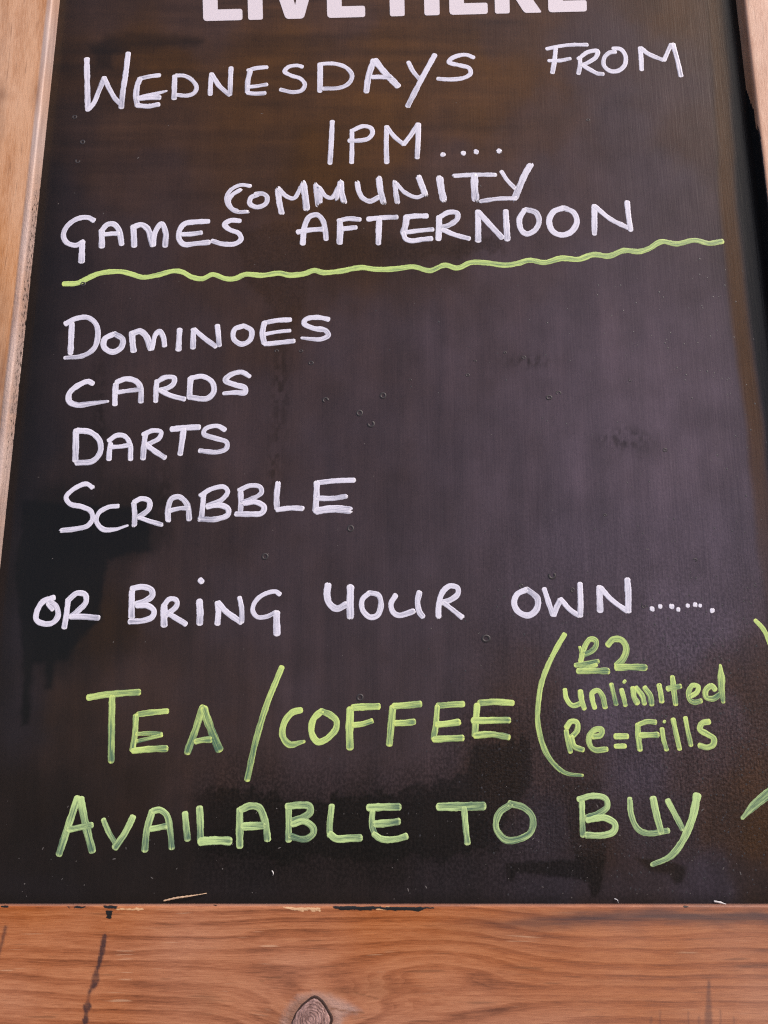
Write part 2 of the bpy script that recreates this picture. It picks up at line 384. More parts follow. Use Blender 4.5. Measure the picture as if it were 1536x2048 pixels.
    for (cx, cy, rx, ry) in ((1250, 878, 46, 22), (1060, 722, 46, 12), (560, 760, 16, 120), (550, 960, 14, 90), (200, 860, 12, 120), (330, 1010, 18, 80)):
        q = np.exp(-(((px - cx) / rx) ** 2 + ((py - cy) / ry) ** 2)) * sstep(.35, .65, NB.fbm(px / 7, py / 12, 3))
        dust_sheen *= 1 - .65 * q; brown *= 1 - .3 * q
    # a black margin along the right stile, with a brown one beside it
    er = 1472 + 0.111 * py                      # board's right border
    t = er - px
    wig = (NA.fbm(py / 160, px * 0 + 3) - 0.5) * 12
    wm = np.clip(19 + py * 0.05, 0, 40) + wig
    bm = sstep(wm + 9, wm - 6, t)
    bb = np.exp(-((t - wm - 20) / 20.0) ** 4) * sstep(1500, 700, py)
    dust_sheen = dust_sheen * (1 - bb * .92) ; brown = np.maximum(brown * (1 - .2 * bb), bb * .92)
    brown *= 1 - bm * .93; dust_sheen *= 1 - bm * .93
    el = px - (126 - 0.108 * py)                # left border
    lm = sstep(70, 5, el); dust_sheen *= 1 - .65 * lm; brown *= 1 - .35 * lm
    bt = sstep(1778, 1806, py); dust_sheen *= 1 - .5 * bt
    dust_sheen = dust_sheen * (1 + .78 * sstep(750, 1300, px) * sstep(350, 900, py) * sstep(1700, 1450, py))
    brown = np.clip(brown, 0, 1.4); dust_sheen = np.clip(dust_sheen, 0, 1.7)
    relief = sstep(350, 1450, px) * sstep(450, 1350, py) * .6 + .45 * sstep(1330, 1500, py) * sstep(850, 1100, px)
    relief = np.clip(relief * (1 - .9 * k3 * sstep(1000, 900, px)) * sstep(1740, 1690, py) + .35 * k3 + .5 * (k4 + k5), 0.03, 1)
    gloss = np.clip(.35 + .35 * relief + .4 * k4 + .1 * bm + .15 * dust_sheen, 0, 1)
    edge3 = np.exp(-(c1 / 70.0) ** 2) * sstep(330, 460, px)
    stip = np.clip(.9 * edge3 + .4 * k6 + .7 * k4 + .8 * np.exp(-(((px - 1400) / 130) ** 2 + ((py - 1450) / 170) ** 2)) + .45 * sstep(900, 1300, py) * sstep(850, 1050, px) + .15, 0, 1)
    return brown, dust_sheen, relief, gloss, stip

nx, nz = 560, 760
xs = np.linspace(-W - 0.004, W + 0.004, nx)
zs = np.linspace(-0.004, HB, nz)
X, Z = np.meshgrid(xs, zs)
PX, PY = to_photo(X, Z)
br, du, rl, gl, stp = board_fields(PX, PY)
film = np.stack([0.0078 + br * 0.070 + du * 0.054, 0.0068 + br * 0.0265 + du * 0.0400, 0.0062 + br * 0.0020 + du * 0.056], -1).reshape(-1, 3)
rel = np.stack([rl, gl, stp], -1).reshape(-1, 3)
dz = (NC.fbm(PX / 30, PY / 90, 3) - .5) * 0.00004
vs = np.stack([X, dz, Z], -1).reshape(-1, 3)
idx = np.arange(nx * nz).reshape(nz, nx)
fs = np.stack([idx[:-1, :-1], idx[:-1, 1:], idx[1:, 1:], idx[1:, :-1]], -1).reshape(-1, 4)
# back and sides of the sheet
nb = len(vs); x0, x1, z0, z1 = xs[0], xs[-1], zs[0], zs[-1]; tb = 0.006
vb = np.array([(x0, tb, z0), (x1, tb, z0), (x1, tb, z1), (x0, tb, z1)])
c = [idx[0, 0], idx[0, -1], idx[-1, -1], idx[-1, 0]]
fb = np.array([(nb + 3, nb + 2, nb + 1, nb), (c[0], nb, nb + 1, c[1]), (c[1], nb + 1, nb + 2, c[2]), (c[2], nb + 2, nb + 3, c[3]), (c[3], nb + 3, nb, c[0])])
vs = np.vstack([vs, vb]); fs = np.vstack([fs, fb])
film = np.vstack([film, np.full((4, 3), .01)]); rel = np.vstack([rel, np.full((4, 3), .3)])
board = mesh_obj('board', vs, fs, M_BOARD, sign, (0, 0, ZB), False, {'film': film, 'relief': rel})

# ---- frame members: a profile swept along the member with wear and some rail shade painted on as data ---------
def sweep(name, prof, tvals, place, grain, wear_shade, mat, closed=True):
    """prof: list of (a, y) section points; place(a, y, t) -> x, z ; returns object"""
    a = np.array([p[0] for p in prof]); y = np.array([p[1] for p in prof])
    T, A = np.meshgrid(tvals, a, indexing='ij'); _, Y = np.meshgrid(tvals, y, indexing='ij')
    x, yy, z = place(A, Y, T)
    px, py = to_photo(x, z, -yy)
    G = grain(x, yy, z, px, py, A); w1, w2 = wear_shade(x, yy, z, px, py, A)
    n, m = T.shape; ii = np.arange(n * m).reshape(n, m)
    jj = np.roll(ii, -1, axis=1)
    f = np.stack([ii[:-1], jj[:-1], jj[1:], ii[1:]], -1).reshape(-1, 4)
    v = np.stack([x, yy, z], -1).reshape(-1, 3)
    cap0 = list(ii[0][::-1]); cap1 = list(ii[-1])
    me_v = v; o = mesh_obj(name, me_v, f, mat, sign, (0, 0, ZB), False,
                            {'grain': np.stack(G, -1).reshape(-1, 3), 'wear_shade': np.stack(w1, -1).reshape(-1, 3), 'wear_shade2': np.stack(w2, -1).reshape(-1, 3)})
    b = bmesh.new(); b.from_mesh(o.data); b.verts.ensure_lookup_table()
    for cp in (cap0, cap1): b.faces.new([b.verts[i] for i in cp])
    bmesh.ops.recalc_face_normals(b, faces=b.faces)
    b.to_mesh(o.data); b.free()
    return o

def section(inner, width, d, nfront, r=0.0016, nside=6, back=0.022):
    """inner edge at a=0 going outwards to a=width; front at y=-d, inner side down to the board"""
    p = [(0.0, 0.004)] + [(0.0 + 0.0 * i, 0.0 - (d - r) * i / nside) for i in range(nside + 1)]
    p += [(r - r * math.cos(q), -(d - r) - r * math.sin(q)) for q in (0.5, 1.05)]
    p += [(r + (width - 2 * r) * i / nfront, -d) for i in range(nfront + 1)]
    p += [(width - r * .3, -(d - r * .3)), (width, -(d - r)), (width, back), (0.0005, back)]
    return p

TS = np.linspace(-ZB + 0.0005, HB + 0.02, 620)
def grain_v(seed):
    def f(x, y, z, px, py, A):
        wv = (NA.fbm(z * 5 + seed, x * 3 + seed, 3) - .5) * 0.02
        return A * 1.0 - y * 0.8 + wv + seed * .37, z, A - y * .8 + wv * .5 + seed
    return f
def wear_left(x, y, z, px, py, A):
    side = sstep(-0.0092, -0.0070, y) * (A < 0.002)
    lip = (A < 0.0035).astype(float)
    o = x * 0
    # bare pinkish lip, its lower half scuffed and blue grey
    grey = np.clip(lip * (.8 + .15 * np.sin(z * 80)), 0, 1)
    scuff = lip * sstep(230, 420, py)
    paint = side * sstep(250, 420, py) * sstep(1200, 800, py) * .40
    dark = .5 * np.exp(-(((px - 82) / 16) ** 2 + ((py - 190) / 26) ** 2)) * (A > .002) + .45 * np.exp(-(((px - 4) / 14) ** 2 + ((py - 190) / 14) ** 2))
    st = .22 * sstep(.45, .7, NB.fbm(x * 90, z * 22)) * sstep(25, 0, px) + .25 * sstep(480, 620, py) * sstep(30, 0, px)
    st = st + scuff * side * .38 * sstep(.40, .62, NC.fbm(py / 7, A * 900 + 3, 2)) + scuff * .05
    st = st + lip * sstep(.5, .7, NA.fbm(py / 5, A * 2500 + 9, 2)) * sstep(200, 600, py) * .42 + lip * .10 + .35 * np.exp(-((A - .0011) / .00035) ** 2) + .2 * (y > -.005) * (A < .001) * sstep(.4, .6, NB.fbm(py / 300, y * 3000))
    return (paint, np.clip(st, 0, 1), o), (dark, grey, scuff)
def wear_right(x, y, z, px, py, A):
    side = (A < 0.0006) * (y > -0.0104)
    bnd = (NB.fbm(py / 30, x * 0 + 2) - .5) * 60 + y * 9000
    bl = side * sstep(172, 184, py + 6200 * y + (NB.fbm(py / 9, x * 0 + 2) - .5) * 14)
    chip = np.exp(-(((py - 620) / 60) ** 2)) * (NA.fbm(py / 9, y * 900, 3) > .50) * side + np.exp(-(((py - 235) / 26) ** 2)) * side * (y < -.006)
    bl = np.clip(bl - chip * .9, 0, 1)
    o = x * 0
    st = .12 * sstep(.5, .7, NB.fbm(x * 60, z * 12))
    return (bl, st * (1 - side), o), (side * .3 * (1 - bl), o, o)
L_ = sweep('stile', section(0, .070, D_ST, 46), TS, lambda A, Y, T: (-W - A, Y, T), grain_v(1.3), wear_left, M_LEFT)
R_ = sweep('stile', section(0, .070, D_ST, 46), TS, lambda A, Y, T: (W + A, Y, T), grain_v(4.7), wear_right, M_RIGHT)
L_['label'] = 'tan stile on the left with a scuffed grey lip'
R_['label'] = 'pinkish stile on the right with a black painted inner side'

# rail
KX, KY = 621.0, 2039.0
kx_, kz_ = to_board(KX, KY, D_RL); kx_, kz_ = float(kx_), float(kz_)
def grain_rail(x, y, z, px, py, A):
    dx = (x - kx_ - .008) / 2.0; dzk = z - kz_ - .007
    r2 = dx ** 2 + dzk ** 2; R2 = 0.0150 ** 2
    f = dzk * r2 / (r2 + R2) + .020 * np.exp(-r2 / (R2 * 1.5))
    # a second, gentler swirl right of the knot and the slope of the grain
    ax, az = to_board(900, 1990, D_RL)
    q = np.exp(-(((x - ax) / .045) ** 2)); f = f - q * .012 * np.exp(-((z - az) / .03) ** 2) * np.sign(z - az + 1e-6) * (1 - np.exp(-((z - az) / .01) ** 2))
    f = f + 0.045 * (x - kx_) * 0.6 * np.exp(-((x - kx_) / .3) ** 2) + (NA.fbm(x * 9 + 3, z * 14, 3) - .5) * .008 - y * .5
    return f + .5, x, (z - kz_) * .75 + f * .25 - y * .5 + 2.2
def wear_shade_rail(x, y, z, px, py, A):
    o = x * 0
    rg = (NB.fbm(px / 5, py / 5, 3) - .5) * 4
    front = (y < -D_RL + .0008)
    chips = [[(0, 1812), (18, 1811), (16, 1815), (2, 1815)], [(135, 1813), (172, 1813), (170, 1816), (138, 1816)], [(205, 1811), (236, 1812), (232, 1817), (210, 1817)],
             [(213, 1822), (226, 1821), (222, 1837), (212, 1836)], [(427, 1810), (436, 1810), (434, 1812), (428, 1812)],
             [(662, 1813), (690, 1812), (760, 1813), (800, 1814), (868, 1814), (868, 1817), (850, 1818), (838, 1823), (810, 1820), (790, 1822), (760, 1818), (730, 1821), (700, 1819), (690, 1821), (676, 1819)],
             [(1366, 1812), (1378, 1811), (1378, 1815), (1368, 1815)]]
    paint = o
    for cpoly in chips: paint = np.maximum(paint, sstep(2.2, -2.2, poly_sd(px + rg, py + rg * .6, cpoly)))
    ln = line_d(px + rg * .8, py, [(209, 1872), (204, 1902), (198, 1930), (193, 1942), (190, 1968), (178, 1985), (175, 2010), (170, 2048), (166, 2090)])
    wid = 2.8 + 5 * np.exp(-((py - 1960) / 13) ** 2) + 2.5 * np.exp(-((py - 1900) / 30) ** 2) + 6 * np.exp(-((py - 2014) / 8) ** 2) + 3.5 * np.exp(-((py - 2040) / 7) ** 2)
    st = 1.1 * sstep(wid + 2, wid - 2, ln) * (.70 + .45 * NC.fbm(px / 4, py / 6, 2)) * (1 - .5 * sstep(1983, 1996, py) * sstep(2010, 2002, py))
    l2 = line_d(px + rg, py, [(11, 1855), (6, 1878), (0, 1900), (-6, 1920)]); st = np.maximum(st, .75 * sstep(5.5, 1, l2))
    l3 = line_d(px + rg * .8, py, [(1418, 1962), (1417, 2000), (1417, 2060)]); w3 = 1 + (py - 1960) * .06
    st = np.maximum(st, .62 * sstep(w3 + 4, w3 - 1, l3))
    for xx, yy in ((1320, 2022), (1377, 2024), (1441, 2020), (1302, 2034), (1398, 2034), (1468, 2034)):
        st = np.maximum(st, .45 * sstep(3.5, .5, line_d(px + rg * .6, py, [(xx, yy), (xx, 2070)])))
    # violet smear under the right end of the board
    wv = (NA.fbm(px / 60, py / 12, 3) - .5) * 20
    smear = np.exp(-((py + wv - (1835 + sstep(1300, 950, px) * 12)) / 14.0) ** 2) * sstep(840, 1180, px) * .95 + np.exp(-((py + wv - 1832) / 10) ** 2) * sstep(1380, 1500, px) * .25
    smear += .14 * np.exp(-(((px - 980) / 150) ** 2 + ((py + wv - 1872) / 32) ** 2)) + .10 * sstep(.5, .75, NC.fbm(px / 80, py / 18)) * sstep(600, 900, px)
    st = np.maximum(st, np.clip(smear, 0, .95))
    raw = np.maximum(sstep(3, -2, poly_sd(px + rg * 2, py + rg, [(222, 1817), (250, 1816), (298, 1817), (280, 1821), (240, 1820)])),
                     sstep(3, -2, poly_sd(px + rg * 2, py + rg, [(566, 1814), (640, 1815), (640, 1822), (600, 1822), (575, 1818)]))) * .75
    raw = np.maximum(raw, sstep(2, -1, poly_sd(px + rg * .5, py + rg * .4, [(750, 1814), (778, 1813), (786, 1819), (752, 1820)])) * .8)
    lip = ((A < 0.0009) & (y > -D_RL + .0003)).astype(float)
    tan = .35 * np.exp(-(((px - 360) / 900) ** 2)) * sstep(1960, 2050, py)
    kn = np.hypot((px - KX) / 44, (py - KY) / 44)
    halo = sstep(9, -9, poly_sd(px + rg * 2.5, py + rg * 2, [(560, 2048), (575, 2015), (598, 1992), (625, 1984), (662, 1990), (700, 2008), (722, 2022), (690, 2032), (680, 2060), (570, 2060)]))
    lean2 = np.exp(-(((px - 752) / 32) ** 2 + ((py - 1975) / 22) ** 2)) * .30 + np.exp(-(((px - 680) / 36) ** 2 + ((py - 1984) / 9) ** 2)) * .30 + np.exp(-(((px - 410) / 30) ** 2 + ((py - 2000) / 30) ** 2)) * .25
    crk = .7 * sstep(2.5, .8, line_d(px + rg * .5, py, [(662, 2016), (690, 2022), (728, 2026)])) + .5 * sstep(2.2, .6, line_d(px + rg * .5, py, [(712, 1986), (735, 1992), (756, 1998)])) + .5 * sstep(2, .6, line_d(px + rg * .5, py, [(520, 1962), (545, 1957), (562, 1954)]))
    dark = .55 * sstep(1.25, .9, kn) + lean2 + crk + .25 * np.exp(-(((px - 555) / 30) ** 2 + ((py - 2040) / 22) ** 2))
    dark = np.clip(dark + sstep(2044, 2050, py) * sstep(60, 0, px) * .8, 0, 1)
    st = np.maximum(st, (y > -.0010) * .9)  # contact shadow along the board joint, painted as a dark strip
    st = np.maximum(st, lip * (.34 + .12 * NB.fbm(px / 40, py / 3)) * (1 - np.clip(raw, 0, 1)))  # lip colour darkened to temper the strong light on its upward face
    return (paint, st, raw), (dark, np.maximum(np.maximum(lip * .22, halo * .48), .13 * sstep(850, 1400, px)), np.maximum(lip * .3, halo * .8))
TR = np.linspace(-W + 0.0002, W - 0.0002, 640)
sec = section(0, .098, D_RL, 110, r=0.0012)
rail = sweep('rail', sec, TR, lambda A, Y, T: (T, Y, -A), grain_rail, wear_shade_rail, M_RAIL)
rail['label'] = 'orange pine rail along the foot with a knot'
sec2 = section(0, .070, D_RL, 12)
noneW = lambda x, y, z, px, py, A: ((x * 0, x * 0, x * 0), (x * 0, x * 0, x * 0))
rail2 = sweep('rail', sec2, np.linspace(-W + 0.0002, W - 0.0002, 60), lambda A, Y, T: (T, Y, HB - .05 + A), lambda x, y, z, px, py, A: (A + 0 * x, x, A + 8.8), noneW, M_RAIL)

# knot in the rail: a slightly raised, cracked heart with a dark bark ring
k = NT('knot_wood'); tc = k.n('ShaderNodeTexCoord').outputs['Object']
wv = k.n('ShaderNodeTexWave', wave_type='RINGS', rings_direction='Y', ins={'Vector': tc, 'Scale': 210.0, 'Distortion': 5.0, 'Detail': 3.0, 'Detail Scale': 2.0})
nn = k.noise(k.scale(tc, (1, 1, .6)), 330, 6, .7)
k.to(k.mix(k.remap(nn, .35, .65), k.mix(wv.outputs[1], (0.11, 0.050, 0.040), (0.13, 0.060, 0.048)), (0.50, 0.30, 0.265)), 'Base Color')
k.set(Roughness=.5); k.to(k.bump(k.math('ADD', nn, k.math('MULTIPLY', wv.outputs[1], .4)), .7, .0006), 'Normal'); M_KNOT = k.m
M_BARK = mat_flat('knot_bark', (0.045, 0.018, 0.012), .6, .4, 700, .8)
def blob(name, ang_r, h, y0, mat, parent, loc, inner=None):
    n = 40; vs_, fs_ = [], []
    rings = [1.0, .94, .8, .5, .2] if inner is None else [1.0, .96, inner + .03, inner]
    hs = [0, .6, .9, 1, 1] if inner is None else [0, 1, 1, -.6]
    for r_, h_ in zip(rings, hs):
        for i in range(n):
            t = 2 * math.pi * i / n; R = ang_r(t) * r_
            vs_.append((R * math.cos(t), -y0 - h * h_, R * math.sin(t)))
    for j in range(len(rings) - 1):
        for i in range(n):
            i2 = (i + 1) % n; fs_.append((j * n + i, j * n + i2, (j + 1) * n + i2, (j + 1) * n + i))
    if inner is None: fs_.append([(len(rings) - 1) * n + i for i in range(n)])
    return mesh_obj(name, vs_, fs_, mat, parent, loc, True)
mm = float(to_board(KX + 100, KY, D_RL)[0] - to_board(KX, KY, D_RL)[0]) / 100
def kr(t): return mm * (35 + 5.0 * math.cos(2 * t - 1.1) + 3.5 * math.cos(3 * t + 1.4) + 1.6 * math.cos(5 * t) + 1.0 * math.cos(9 * t + 1))
blob('bark_ring', lambda t: kr(t) * (1.09 + .07 * math.sin(t + .9)) + mm * 1.2 * math.sin(9 * t), 0.00025, 0.0, M_BARK, rail, (kx_, -D_RL, kz_), inner=.86)
blob('knot', kr, 0.0006, 0.0, M_KNOT, rail, (kx_, -D_RL, kz_))

# rear frame that props the sign up, hinged at the top
def box(name, a, b_, wd, th, mat, parent, loc=(0, 0, 0)):
    a = Vector(a); b_ = Vector(b_); d = (b_ - a); ln = d.length; d.normalize()
    s = Vector((1, 0, 0)) if abs(d.x) < .9 else Vector((0, 0, 1)); u = d.cross(s).normalized(); s = u.cross(d).normalized()
    vs_ = []
    for e in (a, b_):
        for p, q in ((-1, -1), (1, -1), (1, 1), (-1, 1)): vs_.append(e + s * wd / 2 * p + u * th / 2 * q)
    o = mesh_obj(name, vs_, [(3, 2, 1, 0), (4, 5, 6, 7), (0, 1, 5, 4), (1, 2, 6, 5), (2, 3, 7, 6), (3, 0, 4, 7)], mat, parent, loc)
    return o
ca, sa = math.cos(LEAN), math.sin(LEAN)
def loc_(x, y, z):   # world -> sign frame
    return (x, y * ca - z * sa, y * sa + z * ca)
topz = (ZB + HB + .0); tw = Vector((0, topz * sa + .05, topz * ca))
M_PLAIN = mat_flat('rear_pine', (0.45, 0.22, 0.11), .6, .2, 60)
for s_ in (-1, 1):
    box('rear_leg', loc_(s_ * .285, .62, 0.012), loc_(s_ * .285, tw.y, tw.z - .03), .06, .022, M_PLAIN, sign)
    box('hinge', loc_(s_ * .2, tw.y - .03, tw.z - .06), loc_(s_ * .2, tw.y + .01, tw.z - .06), .04, .003, M_STEEL, sign)
box('rear_rail', loc_(-.25, .585, .10), loc_(.25, .585, .10), .06, .02, M_PLAIN, sign)

# ------------------------------------------------------------------ handwriting
def smooth_path(pts, step):
    P = [np.array(p, float) for p in pts]
    if len(P) == 2: Q = np.array([P[0] + (P[1] - P[0]) * t for t in np.linspace(0, 1, 12)])
    else:
        E = [2 * P[0] - P[1]] + P + [2 * P[-1] - P[-2]]; Q = []
        for i in range(1, len(E) - 2):
            p0, p1, p2, p3 = E[i - 1], E[i], E[i + 1], E[i + 2]
            t0 = 0; t1 = t0 + max(np.linalg.norm(p1 - p0), 1e-6) ** .5; t2 = t1 + max(np.linalg.norm(p2 - p1), 1e-6) ** .5; t3 = t2 + max(np.linalg.norm(p3 - p2), 1e-6) ** .5
            for t in np.linspace(t1, t2, 14, endpoint=False):
                a1 = (t1 - t) / (t1 - t0) * p0 + (t - t0) / (t1 - t0) * p1
                a2 = (t2 - t) / (t2 - t1) * p1 + (t - t1) / (t2 - t1) * p2
                a3 = (t3 - t) / (t3 - t2) * p2 + (t - t2) / (t3 - t2) * p3
                b1 = (t2 - t) / (t2 - t0) * a1 + (t - t0) / (t2 - t0) * a2
                b2 = (t3 - t) / (t3 - t1) * a2 + (t - t1) / (t3 - t1) * a3
                Q.append((t2 - t) / (t2 - t1) * b1 + (t - t1) / (t2 - t1) * b2)
        Q.append(P[-1]); Q = np.array(Q)
    s = np.r_[0, np.cumsum(np.hypot(*np.diff(Q, axis=0).T))]
    n = max(6, int(s[-1] / step)); u = np.linspace(0, s[-1], n)
    return np.stack([np.interp(u, s, Q[:, 0]), np.interp(u, s, Q[:, 1])], 1), u

LANES = np.array([-1, -.86, -.6, -.3, 0, .3, .6, .86, 1.0])
HGT = np.array([0, .8, 1, .8, .7, .8, 1, .8, 0])
def stroke_mesh(pts, width, k, rag=0.0, thin=0.0, taper=(1, 1), seed=0):
    """pts on the board in metres; width in metres. returns verts, faces, attributes"""
    Q, u = smooth_path(pts, 0.00045)
    L = u[-1]; h = width / 2
    # extend to give round ends, resample
    d0 = Q[0] - Q[1]; d0 /= np.linalg.norm(d0) + 1e-9; d1 = Q[-1] - Q[-2]; d1 /= np.linalg.norm(d1) + 1e-9
    ce = np.array([.1, .35, .6, .82, .95]) * h * .75
    Q = np.vstack([[Q[0] + d0 * e for e in ce[::-1]], Q, [Q[-1] + d1 * e for e in ce]])
    u = np.r_[-ce[::-1], u, L + ce]
    T = np.gradient(Q, axis=0); T /= np.linalg.norm(T, axis=1)[:, None] + 1e-12
    N = np.stack([-T[:, 1], T[:, 0]], 1)
    wv = 1 + (NA.v(u * 260 + seed * 13.1, u * 0 + seed) - .5) * .16 + (NB.v(u * 900 + seed * 3.7, u * 0 + seed) - .5) * .07
    tp = np.interp(u / max(L, 1e-6), np.linspace(0, 1, len(taper)), taper)
    hw = h * wv * tp
    endd = np.minimum(u + h * .75, L + h * .75 - u)
    q = np.clip(1 - endd / (h * .75), 0, 1); cap = np.sqrt(np.clip(1 - q ** 2, 0.02, 1)); hw = hw * cap
    rs = np.random.default_rng(seed + 5)
    lane_ext0 = rs.normal(0, 1, 9) * h * .55 * rag; lane_ext1 = rs.normal(0, 1, 9) * h * .75 * rag
    fade0 = rs.uniform(-.55, -.10); fade1 = rs.uniform(.0, .42)
    V = []; A1 = []; A2 = []
    wedge = (NB.v(u * 700 + seed, u * 0 + 31) - .5) * .09
    wedge2 = (NC.v(u * 700 + seed, u * 0 + 57) - .5) * .09
    zt = 0.00006 + 0.00003 * k
    for j, (ln, hg) in enumerate(zip(LANES, HGT)):
        off = ln * hw + (wedge if ln > .8 else wedge2 if ln < -.8 else 0) * h * (abs(ln) > .8)
        f0 = np.exp(-(np.clip(u, 0, None) / (h * 1.2)) ** 2); f1 = np.exp(-(np.clip(L - u, 0, None) / (h * 1.2)) ** 2)
        P = Q + N * off[:, None] + d0 * (lane_ext0[j] * f0)[:, None] + d1 * (lane_ext1[j] * f1)[:, None]
        y = -(0.00001 + zt * hg * (0.35 + .65 * cap))
        V.append(np.stack([P[:, 0], y + 0 * u, P[:, 1]], 1))
        A1.append(np.stack([u + seed * .37, np.full_like(u, ln), np.full_like(u, seed * 1.7)], 1))
        A2.append(np.stack([np.clip(np.minimum(u, L - u) + h * .75, 0, 1), thin + fade0 + (fade1 - fade0) * np.clip(u / max(L, 1e-6), 0, 1) ** 1.3, np.full_like(u, min(1, rag * 1.1))], 1))
    V = np.stack(V, 1); n, m = V.shape[:2]; ii = np.arange(n * m).reshape(n, m)
    f = np.stack([ii[:-1, :-1], ii[:-1, 1:], ii[1:, 1:], ii[1:, :-1]], -1).reshape(-1, 4)
    return V.reshape(-1, 3), f, np.stack(A1, 1).reshape(-1, 3), np.stack(A2, 1).reshape(-1, 3)

SEED = [0]
def mark(name, strokes, mat, label=None, rag=0.0, thin=0.0):
    """strokes: list of (photo points, photo width, taper)"""
    V, Fc, A, B = [], [], [], []; n = 0
    for kk, (pts, wd, tp) in enumerate(strokes):
        SEED[0] += 1
        p = np.array(pts, float)
        if len(p) == 1: p = np.array([p[0] - (1.2, .4), p[0] + (1.2, .4)])
        bx, bz = to_board(p[:, 0], p[:, 1]); m = float(to_board(p[0, 0] + 10, p[0, 1])[0] - to_board(*p[0])[0]) / 10
        v, f, a, b = stroke_mesh(np.stack([bx, bz], 1), wd * m * (1.09 if mat is M_WHITE else 1.04), kk, rag, thin, tp, SEED[0])
        V.append(v); Fc.append(f + n); A.append(a); B.append(b); n += len(v)
    V = np.vstack(V); ctr = np.array([V[:, 0].mean(), 0, V[:, 2].min()])
    o = mesh_obj(name, V - ctr, np.vstack(Fc), mat, board, tuple(ctr), True, {'st': np.vstack(A), 'en': np.vstack(B)})
    if label: o['label'] = label
    return o

def parse(s, ox, oy, sc):
    """'x,y x,y :width[:taper] | ...' in crop units -> strokes"""
    out = []
    for part in s.split('|'):
        bits = part.strip().split(':')
        pts = [tuple(float(q) for q in t.split(',')) for t in bits[0].split()]
        pts = [(ox + x * sc, oy + y * sc) for x, y in pts]
        wd = float(bits[1]) * sc if len(bits) > 1 else 28 * sc
        tp = tuple(float(q) for q in bits[2].split(',')) if len(bits) > 2 else (1, 1)
        out.append((pts, wd, tp))
    return out

ORD = ['first', 'second', 'third', 'fourth', 'fifth', 'sixth', 'seventh', 'eighth']
def word(text, colour, mat, crops, rag=0.0, thin=0.0):
    """crops: list of ((ox, oy, scale), [(char, strokes), ...])"""
    chars = [ch for _, ls in crops for ch, _ in ls]; seen = {}
    for (ox, oy, sc), ls in crops:
        for ch, s in ls:
            seen[ch] = seen.get(ch, 0) + 1
            if chars.count(ch) > 1: lab = '%s %s handwritten %s in %s' % (ORD[seen[ch] - 1], colour, ch, text)
            else: lab = '%s handwritten %s in %s' % (colour, ch, text)
            th = thin
            mark('letter' if ch.isalpha() else 'digit' if ch.isdigit() else 'symbol', parse(s, ox, oy, sc), mat, lab, rag, th)

q5 = 500 / 1536
cA, cB, cC, cD, cE, cF, cH = (100, 0, q5), (540, 0, q5), (1000, 0, q5), (100, 400, q5), (420, 230, q5), (580, 300, q5), (600, 220, q5)
cG = (900, 340, 580 / 1536); cI = (100, 600, 600 / 1536); cJ = (100, 820, 620 / 1536)
cK = (40, 1130, 560 / 1536); cLL = (600, 1130, 560 / 1536); cM = (1000, 1130, 536 / 1536)
cN = (150, 1300, q5); cO = (1050, 1220, 486 / 1536); cP = (540, 1340, 520 / 1536)
cQ = (90, 1560, 470 / 1536); cR = (460, 1560, q5); cS = (860, 1560, 676 / 1536)

word('WEDNESDAYS', 'white', M_WHITE, [
 (cA, [('W', '226,362 229,520 232,675 :31|240,668 268,635 300,560 333,478 :29|333,478 372,560 405,612 435,640 :27|480,328 465,450 448,560 438,660 :31'),
       ('E', '672,462 610,470 555,482 :26|553,485 535,530 529,600 537,648 :32|540,603 620,585 712,560 :26:1.1,1.1,.5|545,606 620,600 672,600 :30|537,648 600,653 666,642 :30'),
       ('D', '766,468 764,540 762,605 :29|775,464 830,467 882,502 900,542 880,575 835,588 782,583 :25'),
       ('N', '992,454 986,520 984,580 :27|994,456 1040,528 1102,583 :27|1112,417 1108,500 1106,580 :27'),
       ('E', '1332,413 1270,418 1217,432 :25|1230,436 1215,500 1212,565 :28|1218,535 1280,528 1332,519 :22|1214,572 1270,576 1320,572 :25')]),
 (cB, [('S', '198,410 165,402 112,412 90,440 130,464 188,484 214,520 195,555 140,566 65,551 :24'),
       ('D', '308,394 308,480 306,560 :31|318,392 400,392 470,417 504,465 483,513 430,539 330,545 :25'),
       ('A', '636,372 605,470 592,562 :34|645,372 700,440 785,528 :38|628,474 680,473 745,478 :28'),
       ('Y', '850,382 880,440 922,488 :25|1012,338 930,488 846,652 :30'),
       ('S', '1250,353 1200,336 1120,356 1098,382 1160,400 1222,418 1232,452 1192,478 1110,488 1032,484 :26')])])
word('FROM', 'white', M_WHITE, [
 (cC, [('F', '288,300 370,283 452,275 535,275 :24|342,290 335,370 322,446 :26|300,373 370,372 430,360 :23'),
       ('R', '490,352 492,400 482,452 :25|482,362 540,320 598,314 590,350 545,382 500,402 :25|508,402 560,432 600,452 632,455 :26'),
       ('O', '695,297 740,302 770,342 766,400 728,434 680,437 640,405 640,357 670,325 708,318 :25'),
       ('M', '862,294 867,360 870,428 :26|866,296 910,330 1000,368 :27|1008,370 1030,320 1050,274 :25|1062,272 1090,370 1111,466 :27')])])
word('1PM', 'white', M_WHITE, [
 (cE, [('1', '751,40 745,170 737,297 :27'),
       ('P', '872,94 872,200 870,292 :26|882,92 940,69 988,80 998,112 972,145 920,157 855,158 :26'),
       ('M', '1086,72 1083,180 1086,292 :28|1088,74 1130,130 1188,180 :26|1190,180 1238,118 1276,56 :26|1280,57 1278,160 1272,262 :29')])])
for i, (x, y) in enumerate(((878, 274), (1003, 265), (1083, 257), (1223, 252))):
    mark('dot', [([(600 + x * q5, 220 + y * q5)], 9.5, (1, 1))], M_WHITE, '%s white dot after 1PM' % ORD[i], .15)
